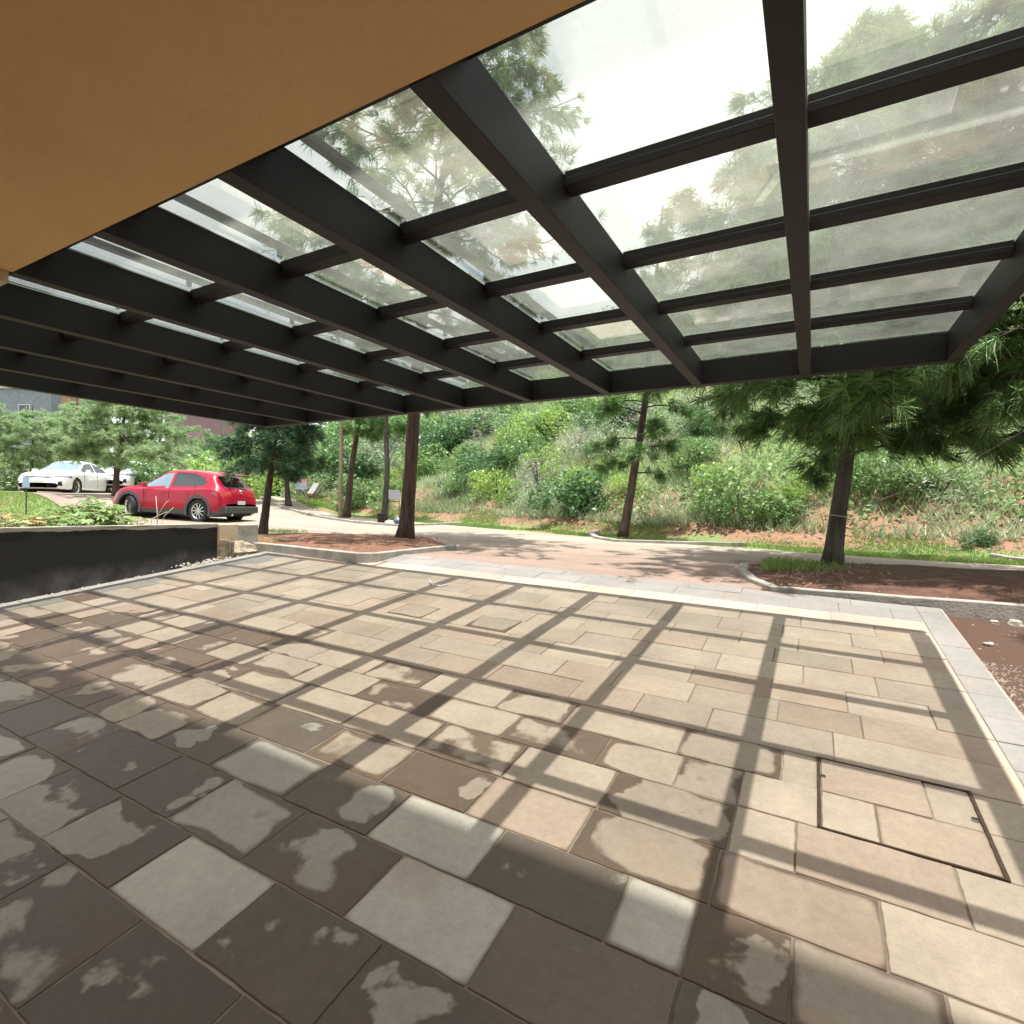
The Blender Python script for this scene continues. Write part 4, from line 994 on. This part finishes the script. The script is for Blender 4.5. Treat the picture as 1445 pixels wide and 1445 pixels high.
# ------------------------------------------------------------------ garden behind the wall
def big_leaf(mb_list, c, d, size, g_):
    """palmate leaf: seven pointed lobes round a stalk end"""
    d = Vector(d).normalized(); a = d.cross(Vector((0, 0, 1))).normalized(); nrm = a.cross(d).normalized()
    for k in range(7):
        t_ = (k-3)*.62; l = size*(1-.09*abs(k-3)); v = d*math.cos(t_)+a*math.sin(t_); s = d*(-math.sin(t_))+a*math.cos(t_)
        p0 = c; m1_ = c+v*l*.55+s*l*.17; m2_ = c+v*l*.55-s*l*.17; tip = c+v*l-nrm*l*.12
        mb_list.append([tuple(p0), tuple(m1_), tuple(tip), tuple(m2_)])
def castor(loc, h, nl, seed, label, mat, spread=.45, size=.2):
    rr = random.Random(seed); root = empty('leafy_plant', loc); tag(root, label, 'plant', 'plants in the raised garden behind the wall')
    Q = []; mb = MB()
    for s in range(4):
        a = rr.uniform(0, 6.28); top = Vector((math.cos(a)*spread*.6, math.sin(a)*spread*.6, h*rr.uniform(.6, 1)))
        mb.tube([(0, 0, -.05), top*.5+Vector((.02, 0, .05)), top], [.012, .009, .006], 5)
        for k in range(nl//4):
            f = rr.uniform(.35, 1); st_ = top*f; a2 = rr.uniform(0, 6.28)
            e_ = st_+Vector((math.cos(a2), math.sin(a2), rr.uniform(.1, .6)))*rr.uniform(.1, .28)*spread/.45
            mb.tube([st_, e_], [.004, .003], 4); big_leaf(Q, e_, (math.cos(a2), math.sin(a2), rr.uniform(-.9, .25)), size*rr.uniform(.8, 1.5), rr)
    mb.build('stem', MT['bark_red'], root)
    Qa = np.array(Q); fast_mesh('leaves', Qa, 4, mat, root, np.repeat(np.random.default_rng(seed).uniform(.2, .95, len(Q)//7), 7))
MT['castor'] = leafmat('broad_leaves', (.14, .26, .08), (.42, .56, .22), .45)
MT['castor_b'] = leafmat('reddish_leaves', (0.468, 0.252, 0.132), (0.620, 0.620, 0.300), .4)
def gpt(px, py, d):
    p = at_depth(px, 737, d); return (p.x, p.y, float(gz(p.x, p.y)))
for k, (px, d, h, nl, lab, mt, sp_, sz) in enumerate((
    (125, 10.4, .62, 56, 'broad leaved green plant in the middle of the group behind the wall', 'castor', .5, .16),
    (98, 11.2, .56, 44, 'pale broad leaved plant left in the green group behind the wall', 'castor', .45, .16),
    (152, 11.0, .66, 52, 'broad leaved plant whose leaves overlap the red car front wheel', 'castor', .5, .17),
    (72, 10.0, .42, 36, 'low broad leaved plant close to the wall top', 'castor', .4, .13),
    (18, 10.2, .34, 60, 'low reddish yellow weed at the left end above the wall', 'castor_b', .45, .07),
    (42, 9.4, .32, 60, 'rusty coloured weed behind the wall near the blue sign post', 'castor_b', .4, .07),
    (4, 9.2, .28, 48, 'low green weed at the left frame edge above the wall', 'castor', .45, .06),
    (192, 10.0, .34, 30, 'tiny green weed right of the broad leaved plants', 'castor', .35, .07),
    (105, 9.3, .34, 40, 'small leafy plant directly behind the wall coping', 'castor', .4, .10))):
    castor(gpt(px, 735, d), h, nl, 300+k, lab, MT[mt], sp_, sz)
# dry branched twig above the wall
b = Vector(gpt(222, 742, 9.6)); rr = random.Random(4); mb = MB()
def tip(px, py): return at_depth(px, py, 9.6)-b
mb.tube([(0, 0, -.2), tip(222, 725), tip(220, 700)], [.012, .008, .004], 5); mb.tube([tip(222, 728), tip(232, 712), tip(238, 706)], [.007, .005, .003], 5)
mb.tube([(0.02, 0, 0), tip(232, 728), tip(245, 716)], [.010, .008, .005], 5); mb.tube([(-.2, 0, -.02), tip(214, 732), tip(236, 722)], [.008, .006, .004], 5)
o_ = mb.build('dry_branch', simple('bleached_wood', (.62, .56, .5), .9), smooth=True); o_.location = b; tag(o_, 'bare bleached branch sticking up above the wall in front of the red car', 'branch')
pts = []
for _ in range(420):
    px = rnd.uniform(170, 300); p = at_depth(px, 740, rnd.uniform(8.9, 10.2)); pts.append((p.x, p.y, float(gz(p.x, p.y))+.0))
o_ = scatter_chips('garden_rubble', pts, MT['stone'], .01, .055, None, 12); tag(o_, 'broken brick and stone bits on the ground behind the wall coping', 'rubble', kind='stuff')
# ------------------------------------------------------------------ cars
def spline(pts, n):
    """Catmull-Rom through 2D points, n samples by arc parameter"""
    P = np.array([pts[0]]+list(pts)+[pts[-1]], float); k = len(pts)-1; out = []
    for t in np.linspace(0, k-1e-6, n):
        i = int(t); f = t-i; a, b_, c, d_ = P[i], P[i+1], P[i+2], P[i+3]
        out.append(.5*((2*b_)+(-a+c)*f+(2*a-5*b_+4*c-d_)*f*f+(-a+3*b_-3*c+d_)*f**3))
    return np.array(out)
def in_poly(x, z, poly):
    c = False; n = len(poly)
    for i in range(n):
        x1, z1 = poly[i]; x2, z2 = poly[(i+1) % n]
        if (z1 > z) != (z2 > z) and x < (x2-x1)*(z-z1)/(z2-z1)+x1: c = not c
    return c
def wheel(root, x, y, r, side, alloy, spokes, steer=0, wdt=.21, dark=None):
    w = MB(); w.lathe([(r*.66, -wdt/2), (r*.93, -wdt/2), (r, -wdt*.3), (r*1.0, 0), (r, wdt*.3), (r*.93, wdt/2), (r*.66, wdt/2), (r*.60, wdt*.1), (r*.60, -wdt*.1), (r*.66, -wdt/2)], n=36)
    o = w.build('wheel', MT['rubber'], root, smooth=True); o.location = (x, y, r); o.rotation_euler = (0, 0, steer)
    f = side*wdt*.36
    rm = MB(); rm.lathe([(r*.655, side*wdt*.46), (r*.60, f), (r*.575, f-side*.02), (r*.60, f-side*.06), (r*.64, f-side*.07)], n=36)
    rm.lathe([(.001, f), (r*.12, f), (r*.13, f-side*.03)], n=16)
    for k in range(spokes):
        a = 2*math.pi*k/spokes; d = Vector((math.cos(a), 0, math.sin(a))); t_ = Vector((-math.sin(a), 0, math.cos(a)))
        for s2 in (-1, 1):
            p0 = d*r*.08+t_*s2*.008; p1 = d*r*.62+t_*s2*r*.09
            c = (p0+p1)/2+Vector((0, f-side*.012, 0)); ax = (p1-p0)/2
            if s2 > 0: rm.obox(d*r*.35+Vector((0, f-side*.012, 0)), d*r*.29, Vector((0, .010, 0)), t_*r*.05)
    rm.build('rim', MT['alloy'], o)
    bk = MB(); bk.lathe([(.001, f-side*.055), (r*.62, f-side*.055)], n=28); bk.build('brake_disc', MT['black'], o)
def car(name, loc, rz, spec, label, paint, cat='car', group=None):
    root = empty(name, loc, rz); tag(root, label, cat, group)
    Ln, Wd, Ht = spec['L'], spec['W']/2, spec['H']
    tx, tz = zip(*spec['top']); bx, bz = zip(*spec['belt'])
    top = lambda x: float(np.interp(x, T_[:, 0], T_[:, 1]))
    T_ = spline(spec['top'], 260); B_ = spline(spec['belt'], 200)
    NS, NR = 300, 44
    wr = spec['wr']; wheels = spec['wheels']; rw_ = spec['r']
    grid = np.zeros((NS+1, 2*NR+1, 3)); info = np.zeros((NS+1, 2*NR+1))
    for i in range(NS+1):
        u = i/NS; x = Ln*u
        zt = float(np.interp(x, T_[:, 0], T_[:, 1])); zb = min(float(np.interp(x, B_[:, 0], B_[:, 1])), zt-.02)
        zo = spec['floor']+.10*max(0, (x-(Ln-.5))/.5)**2+.12*max(0, (.45-x)/.45)**2
        e0 = min(1, x/.42); e1 = min(1, (Ln-x)/.65)
        plan = (1-.16*(1-e0)**2.2)*(1-.24*(1-e1)**2.2)
        hw = Wd*plan; hr = hw*wr if zt-zb > .15 else hw*(wr+(.80-wr)*(1-(zt-zb)/.15))
        ring = [(0, zo), (hw*.86, zo), (hw*.97, zo+.06), (hw, zo+.22), (hw*1.0, zo+(zb-zo)*.62), (hw*.985, zb-.06), (hw*.94, zb), (hw*.94+(hr-hw*.94)*.55, zb+(zt-zb)*.56), (hr, zt-min(.07, (zt-zb)*.28)), (hr*.80, zt-min(.02, (zt-zb)*.08)), (hr*.4, zt), (0, zt+.006)]
        R_ = spline(ring, NR+1); R_[0, 0] = 0; R_[-1, 0] = 0
        for j in range(NR+1):
            grid[i, NR-j] = (x, R_[j, 0], R_[j, 1]); grid[i, NR+j] = (x, -R_[j, 0], R_[j, 1])
    # ring order: index 0 = roof centre (+y side) ... NR = floor centre ... 2NR = roof centre (-y side)
    nR = 2*NR+1; V = grid.reshape(-1, 3)
    body, glassS, clad, arch, front_g, rear_g, extra = [], {}, [], [], [], [], {}
    for i in range(NS):
        for j in range(2*NR):
            q = (i*nR+j, (i+1)*nR+j, (i+1)*nR+j+1, i*nR+j+1); c = V[list(q)].mean(0); x, y, z = c
            hole = False
            if abs(y) > Wd*.62:
                for wx in wheels:
                    if (x-wx)**2+(z-rw_)**2 < (rw_*1.13)**2: hole = True
            if hole: continue
            zt = np.interp(x, T_[:, 0], T_[:, 1])
            side = abs(y) > abs(Wd*wr*.90) and z < zt-.05
            done = False
            for nm, poly in spec['side_glass']:
                if side and in_poly(x, z, poly): glassS.setdefault((nm, y > 0), []).append(q); done = True; break
            if done: continue
            a0, a1 = spec['windshield']; r0, r1 = spec['rear_window']
            lim = Wd*(wr*.93+.10*(1-(z-.9)/.6))
            if a0 < x < a1 and abs(y) < lim and z > 1.0*spec.get('gz', 1): front_g.append(q); continue
            if r0 < x < r1 and abs(y) < lim*.93 and z > spec.get('rz', 1.02): rear_g.append(q); continue
            hit = None
            for nm, fn in spec['zones']:
                if fn(x, y, z): hit = nm; break
            if hit: extra.setdefault(hit, []).append(q); continue
            body.append(q)
    def sub(name, qs, mat, off=0, smooth=True):
        ids = sorted({v for q in qs for v in q}); mp = {v: k for k, v in enumerate(ids)}
        P = V[ids].copy()
        if off:
            c = np.stack([P[:, 0], P[:, 1]*0, np.full(len(P), .8)], -1); P = P-norm(P-c)*off
        return mesh(name, P, [tuple(mp[v] for v in q) for q in qs], mat, root, smooth)
    sub('body', body, paint)
    for (nm, s_), qs in glassS.items(): sub('side_window', qs, MT['carglass'] if nm != 'light' else MT['carglass_light'], .006)
    if front_g: sub('windshield', front_g, spec.get('wsmat', MT['carglass']), .006)
    if rear_g: sub('rear_window', rear_g, spec.get('rwmat', MT['carglass']), .006)
    for nm, qs in extra.items():
        sub(nm, qs, spec['zonemat'][nm], 0)
    # wheel wells, arch trims
    for wx in wheels:
        for s_ in (-1, 1):
            mb = MB(); b0 = 0; n = 22; rr_ = rw_*1.14
            for k in range(n+1):
                a = math.pi*(-.12+1.24*k/n)
                mb.v += [(wx+math.cos(a)*rr_, s_*(Wd*.985), rw_+math.sin(a)*rr_), (wx+math.cos(a)*rr_, s_*(Wd*.45), rw_+math.sin(a)*rr_)]
            mb.f = [(2*k, 2*k+2, 2*k+3, 2*k+1) for k in range(n)]
            # inner wall
            mb.v.append((wx, s_*Wd*.46, rw_*1.0)); e_ = len(mb.v)-1
            mb.f += [(2*k+1, 2*k+3, e_) for k in range(n)]
            mb.build('wheel_well', MT['black'], root)
            if spec.get('arch'):
                tb = MB()
                for k in range(n+1):
                    a = math.pi*(-.10+1.2*k/n); ca_, sa_ = math.cos(a), math.sin(a)
                    yy = s_*(Wd+.012)
                    tb.v += [(wx+ca_*rr_*.99, yy, rw_+sa_*rr_*.99), (wx+ca_*(rr_+.085), yy-s_*.004, rw_+sa_*(rr_+.085)), (wx+ca_*(rr_+.095), yy-s_*.06, rw_+sa_*(rr_+.095)), (wx+ca_*rr_*.985, yy-s_*.06, rw_+sa_*rr_*.985)]
                for k in range(n):
                    for q_ in range(4): tb.f.append((k*4+q_, k*4+(q_+1) % 4, k*4+4+(q_+1) % 4, k*4+4+q_))
                tb.build('arch_trim', MT['clad'], root, smooth=False)
            wheel(root, wx, s_*(Wd-.115), rw_, s_, MT['alloy'], spec['spokes'], spec.get('steer', 0) if wx > Ln/2 else 0)
    ub = MB().box(.35, Ln-.4, -Wd*.8, Wd*.8, spec['floor']-.02, spec['floor']+.12); ub.build('underbody', MT['black'], root)
    # mirrors
    mxp, mz = spec['mirror']
    for s_ in (-1, 1):
        mb = MB(); mb.obox((mxp, s_*(Wd+.09), mz), (.06, s_*.02, 0), (-.02, s_*.085, 0), (0, 0, .06)); mb.obox((mxp-.01, s_*(Wd-.0), mz-.03), (.02, 0, 0), (0, .05, 0), (0, 0, .015))
        mb.build('mirror', spec.get('mirmat', paint), root, bevel=.02)
    for hx, hz in spec['handles']:
        for s_ in (-1, 1): MB().obox((hx, s_*(Wd+.012), hz), (.085, 0, 0), (0, .012, 0), (0, 0, .015)).build('door_handle', spec.get('hmat', paint), root, bevel=.006)
    # shut lines
    for sx in spec['seams']:
        for s_ in (-1, 1):
            mb = MB(); pp = []
            for z in np.linspace(.36, .98, 8): pp.append((sx+.04*(z-.4)*spec.get('slant', 0), s_*(Wd+.0005-max(0, z-.82)*.12), z))
            mb.tube(pp, .006, 4); mb.build('door_seam', MT['black'], root)
    return root
# red crossover
sp_red = dict(L=4.28, W=1.77, H=1.54, floor=.21, r=.345, wheels=(.86, 3.43), wr=.66, spokes=10, steer=-.35, arch=True,
    top=[(0, .60), (.03, .86), (.12, 1.03), (.30, 1.22), (.52, 1.44), (.75, 1.50), (1.3, 1.54), (1.9, 1.54), (2.3, 1.48), (2.65, 1.32), (3.0, 1.12), (3.3, 1.03), (3.8, .95), (4.1, .84), (4.25, .66), (4.28, .5)],
    belt=[(0, .55), (.15, .92), (.5, 1.03), (1.2, .99), (2.5, .945), (3.2, .92), (3.8, .86), (4.28, .48)],
    side_glass=[('light', [(1.98, .99), (1.96, 1.42), (2.36, 1.37), (2.92, 1.03), (2.86, .985)]), ('dark', [(.62, 1.15), (.80, 1.32), (1.2, 1.425), (1.86, 1.43), (1.88, 1.0), (1.0, 1.03)])],
    windshield=(2.30, 3.02), rear_window=(.10, .50), rz=1.07, mirror=(2.78, 1.02), handles=((1.25, .86), (2.15, .83)), seams=(1.93, .98, 2.88), mirmat=MT['red_paint'],
    zones=[('cladding', lambda x, y, z: z < .36 or (x < .16 and z < .50)),
           ('tail_light', lambda x, y, z: x < .42 and .80 < z < .93 and abs(y) > .38 and z > .80+.12*max(0, x-.1)),
           ('headlight', lambda x, y, z: x > 3.92 and .68 < z < .80 and abs(y) > .35),
           ('grille', lambda x, y, z: x > 4.14 and .40 < z < .70 and abs(y) < .5)],
    zonemat=dict(cladding=MT['clad'], tail_light=MT['red_lamp'], headlight=MT['lamp'], grille=MT['black']))
cF = at_depth(173, 731, 17.3); cRr = at_depth(290, 738, 16.7)
ang = math.atan2(cF.y-cRr.y, cF.x-cRr.x)
mid = (cF+cRr)/2
org = mid+Vector((math.cos(ang), math.sin(ang), 0))*(-.5*(.86+3.43))
off = Vector((-math.sin(ang), math.cos(ang), 0))*(-.77)   # near side wheels are on the camera side
zc = cRr.z-.86*.04
side_sign = 1 if (Vector((-math.sin(ang), math.cos(ang), 0)).dot(Vector((mid.x, mid.y, 0))) < 0) else -1
org = org+Vector((math.sin(ang), -math.cos(ang), 0))*.77*side_sign
rc = car('parked_car', (org.x, org.y, zc), ang, sp_red, 'red crossover with grey wheel arch trim and tinted rear windows parked behind the black wall', MT['red_paint'])
rc.rotation_euler = (0, -.044, ang); rc.scale = (.98, 1, 1.06)
MB().obox((.30, 0, 1.475), (.17, 0, .03), (0, .55, 0), (-.002, 0, .012)).build('spoiler', MT['red_paint'], rc, bevel=.01)
MB().obox((.155, 0, 1.44), (.05, 0, .012), (0, .54, 0), (-.002, 0, .012)).build('spoiler_lip', MT['black'], rc, bevel=.004)
MB().obox((-.005, 0, .63), (.008, 0, 0), (0, .17, 0), (.002, 0, .055)).build('number_plate', MT['plate'], rc)
em = MB(); em.lathe([(.001, 0), (.055, 0), (.05, -.012)], n=18); e_ = em.build('badge', MT['chrome'], rc); e_.location = (.035, 0, .955); e_.rotation_euler = (0, 0, -math.pi/2)
MB().obox((-.03, 0, .42), (.05, 0, 0), (0, .74, 0), (0, 0, .10)).build('rear_bumper', MT['clad'], rc, bevel=.03)
MB().tube([(-.05, .45, .27), (.15, .45, .27)], .035, 10).build('exhaust', MT['chrome'], rc); MB().tube([(-.05, -.45, .27), (.15, -.45, .27)], .035, 10).build('exhaust', MT['chrome'], rc)
fin = MB().obox((.75, 0, 1.54), (.07, 0, -.01), (0, .015, 0), (-.03, 0, .03)); fin.build('antenna_fin', MT['red_paint'], rc, bevel=.008)
# white sedans
def sedan_spec(lightg):
    return dict(L=4.62, W=1.79, H=1.43, floor=.17, r=.325, wheels=(.96, 3.66), wr=.64, spokes=8,
    top=[(0, .62), (.04, .92), (.25, 1.03), (.62, 1.07), (.95, 1.17), (1.4, 1.36), (1.9, 1.42), (2.3, 1.42), (2.7, 1.33), (3.15, 1.10), (3.45, .97), (3.95, .88), (4.35, .76), (4.55, .62), (4.62, .45)],
    belt=[(0, .6), (.2, .93), (.8, .95), (2.2, .91), (3.3, .87), (4.1, .78), (4.62, .42)],
    side_glass=[('dark', [(.98, .99), (1.35, 1.22), (1.9, 1.34), (2.05, 1.34), (2.05, .95)]), ('dark2', [(2.12, .95), (2.12, 1.34), (2.6, 1.27), (3.12, .98), (3.05, .93)])],
    windshield=(2.62, 3.42), rear_window=(.62, 1.38), gz=.98, rz=1.06, wsmat=MT['carglass_light'], mirror=(3.0, .97), handles=((1.35, .82), (2.4, .80)), seams=(2.08, 1.05, 3.12),
    zones=[('headlight', lambda x, y, z: x > 4.02 and .655+.0*x < z < .735 and abs(y) > .46 ),
           ('grille', lambda x, y, z: x > 4.30 and .63 < z < .69 and abs(y) <= .46),
           ('lower_grille', lambda x, y, z: x > 4.25 and .27 < z < .41 and abs(y) < .62),
           ('fog_inlet', lambda x, y, z: x > 4.1 and .34 < z < .52 and .66 < abs(y) < .76),
           ('sill', lambda x, y, z: z < .22)],
    zonemat=dict(headlight=MT['lamp'], grille=MT['black'], lower_grille=MT['black'], fog_inlet=MT['black'], sill=MT['black']))
def lat_depth_dir(a, b_): v = Vector((CR.x, CR.y, 0)).normalized()*a+Vector((CF.x, CF.y, 0)).normalized()*b_; return math.atan2(v.y, v.x)
def add_sedan(px, py, d, hdir, label):
    a = lat_depth_dir(*hdir); p = at_depth(px, py, d); h = Vector((math.cos(a), math.sin(a), 0)); o = p-h*4.5
    c = car('parked_car', (o.x, o.y, p.z+.0), a, sedan_spec(True), label, MT['white_paint'], 'car')
    MB().obox((4.62, 0, .50), (.008, 0, 0), (0, .17, 0), (0, 0, .055)).build('number_plate', MT['plate'], c)
    c.scale = (1, 1, 1.07)
    return c, p
ws1, pw1 = add_sedan(56, 698, 21.6, (.22, -.97), 'white saloon with pale blue windscreen facing the camera at far left')
ws2, pw2 = add_sedan(152, 692, 25.0, (.20, -.97), 'second white car half hidden behind the round tree and the red car')
# parking bay beneath the white cars
def slab(name, pts, z0, mat):
    mb = MB(); mb.v = [(p[0], p[1], z0(p) if callable(z0) else z0) for p in pts]; mb.f = [tuple(range(len(pts)))]
    return mb
# dark open-top vehicle silhouetted under the trees at far left
d = 40; p = at_depth(30, 658, d)
cc_ = car('parked_car', (p.x-1, p.y, float(gz(p.x, p.y))+.02), lat_depth_dir(-1, .1), sp_red | dict(spokes=6, arch=False, steer=0, mirmat=MT['grey_paint']), 'small dark vehicle in the shade under the trees beyond the white car', MT['grey_paint'])

# ------------------------------------------------------------------ signs, bins and far houses
def text_obj(body, size, mat, parent, loc, rot=(R(90), 0, 0), ext=.002, name='lettering', align='CENTER'):
    cu = bpy.data.curves.new(name, 'FONT'); cu.body = body; cu.size = size; cu.extrude = ext; cu.align_x = align; cu.align_y = 'CENTER'
    cu.materials.append(mat); tmp = bpy.data.objects.new(name, cu); COL.objects.link(tmp); bpy.context.view_layer.update()
    me = bpy.data.meshes.new_from_object(tmp.evaluated_get(bpy.context.evaluated_depsgraph_get())); bpy.data.objects.remove(tmp)
    o = bpy.data.objects.new(name, me); COL.objects.link(o); o.parent = parent; o.location = loc; o.rotation_euler = rot; return o
def facing(p):  # yaw so that local -Y looks to the camera
    return math.atan2(p.y, p.x)-math.pi/2
redm = simple('red_sign', (.6, .12, .16), .6); bluem = simple('pale_blue_sign', (.36, .5, .72), .6)
d = 24.0; p = at_depth(425, 697, d); s = d/FPX; sg = empty('sale_sign', (p.x, p.y, p.z-.1), facing(p)); tag(sg, 'small sign with red figures above a light blue band at the foot of the slope', 'sign')
MB().box(-8*s, 8*s, -.012, .012, 10*s, 24*s).build('board', MT['white'], sg)
MB().box(-7.6*s, 7.6*s, -.018, -.0125, 10.6*s, 16.5*s).build('band', bluem, sg)
bd = MB()
for (a, b_, c, e) in ((-8.2, 8.2, 23.6, 24.4), (-8.3, -7.6, 16.5, 24), (7.6, 8.3, 10, 24)): bd.box(a*s, b_*s, -.02, -.0125, c*s, e*s)
bd.build('border', redm, sg)
text_obj('1 105', 7.4*s, redm, sg, (0, -.016, 20.0*s))
for x in (-6*s, 6.5*s): MB().box(x-.02, x+.02, -.01, .01, -.3, 10*s).build('leg', MT['wood'], sg)
d = 23.5; p = at_depth(442, 696, d); s = d/FPX; o_ = MB().obox((0, 0, 7*s), (4*s, 0, 0), (0, .012, 0), (4.2*s, 0, 7.4*s)).build('leaning_board', MT['white'])
o_.location = (p.x, p.y, p.z); o_.rotation_euler = (0, 0, facing(p)); tag(o_, 'blank white board leaning askew right of the red and blue sign', 'board')
d = 19.5; p = at_depth(556, 712, d); s = d/FPX; sg = empty('low_sign', (p.x, p.y, float(gz(p.x, p.y))), facing(p)); tag(sg, 'small grey board on legs between the grey trunk and thick planter trunk', 'sign')
hz_ = p.z-float(gz(p.x, p.y))
MB().obox((0, 0, hz_+14*s), (7.6*s, 0, 0), (0, .015, .004), (0, .0, 6.2*s)).build('board', simple('grey_board', (.42, .42, .50), .5), sg)
MB().box(-7.6*s, 7.6*s, -.03, .0, hz_+4*s, hz_+5*s).build('rail', MT['black'], sg)
for x in (-7*s, 7*s): MB().box(x-.018, x+.018, -.015, .015, -.1, hz_+8*s).build('leg', MT['grey_paint'], sg)
d = 19; p = at_depth(538, 722, d); gzv = float(gz(p.x, p.y)); bn = MB(); bn.lathe([(.001, 0), (.12, 0), (.15, .34), (.155, .36), (.13, .36), (.10, .05)], 'z', n=16); o_ = bn.build('bucket', MT['black'], smooth=True); o_.location = (p.x, p.y, gzv); tag(o_, 'small black bucket on the grass at the foot of the grey trunk', 'bucket')
d = 18.6; p = at_depth(561, 727, d); gzv = float(gz(p.x, p.y))
o_ = rock((0, 0, .12), .15, (1, .8, .8), 41).build('rubbish_bag', simple('blue_bag', (.10, .14, .25), .3), smooth=True); o_.location = (p.x, p.y, gzv); tag(o_, 'dark blue rubbish bag beside the thick planter trunk across the road', 'bag')
o_ = rock((0, 0, .08), .12, (1.3, .8, .7), 43).build('rubbish_bag', MT['white']); o_.location = (p.x-.12, p.y-.3, gzv); tag(o_, 'crumpled white bag lying in front of the dark blue bag', 'bag')
# blue sign on a post in front of the first white car
d = 15.5; p = at_depth(37, 712, d); s = d/FPX; sg = empty('parking_sign', (p.x, p.y, float(gz(p.x, p.y))), facing(p)); tag(sg, 'small pale blue sign on a thin post in front of the white saloon', 'sign')
hz_ = p.z-float(gz(p.x, p.y)); MB().box(-.018, .018, -.018, .018, -.05, hz_+40*s).build('post', MT['clad'], sg)
MB().box(-4.2*s, 3.4*s, -.03, -.0185, hz_+24*s, hz_+39*s).build('board', bluem, sg)
# far buildings seen through the trees at left
def house(px0, px1, py0, py1, d, dep, mat, label, win=()):
    a = at_depth(px0, py1, d); b_ = at_depth(px1, py1, d); wv = (b_-a); wv.z = 0; wl = wv.length; s = d/FPX
    root = empty('far_house', (a.x, a.y, float(gz(a.x, a.y))-.5), math.atan2(wv.y, wv.x)); tag(root, label, 'house')
    zt_ = at_depth(px0, py0, d).z-root.location.z
    MB().box(0, wl, 0, dep, 0, zt_).build('wall', mat, root)
    MB().box(-.25, wl+.25, -.25, dep+.25, zt_+.002, zt_+.22).build('roof', MT['concrete'], root)
    for (x0, x1, y0, y1) in win:
        f = MB().box(x0*s, x1*s, -.05, -.002, zt_-y1*s, zt_-y0*s).build('window', MT['white'], root); MB().box(x0*s+.06, x1*s-.06, -.07, -.052, zt_-y1*s+.06, zt_-y0*s-.06).build('pane', MT['carglass'], f)
    return root
h1_ = house(-40, 72, 548, 650, 62, 9, simple('slate_wall', (.22, .25, .30), .8, noise=.3, nscale=2), 'blue grey house with a dark window glimpsed above the trees at far left', [(66, 82, 22, 42)])
h2_ = house(232, 296, 574, 640, 62, 9, simple('maroon_wall', (.20, .12, .16), .8, col2=(.26, .15, .17), nscale=1), 'maroon walled house glimpsed under the canopy above the red car', [])
h3_ = house(86, 94, 545, 650, 60, 2, simple('brick_wall', (.36, .20, .15), .9, noise=.3, nscale=6), 'narrow brick chimney wall between the two far houses')
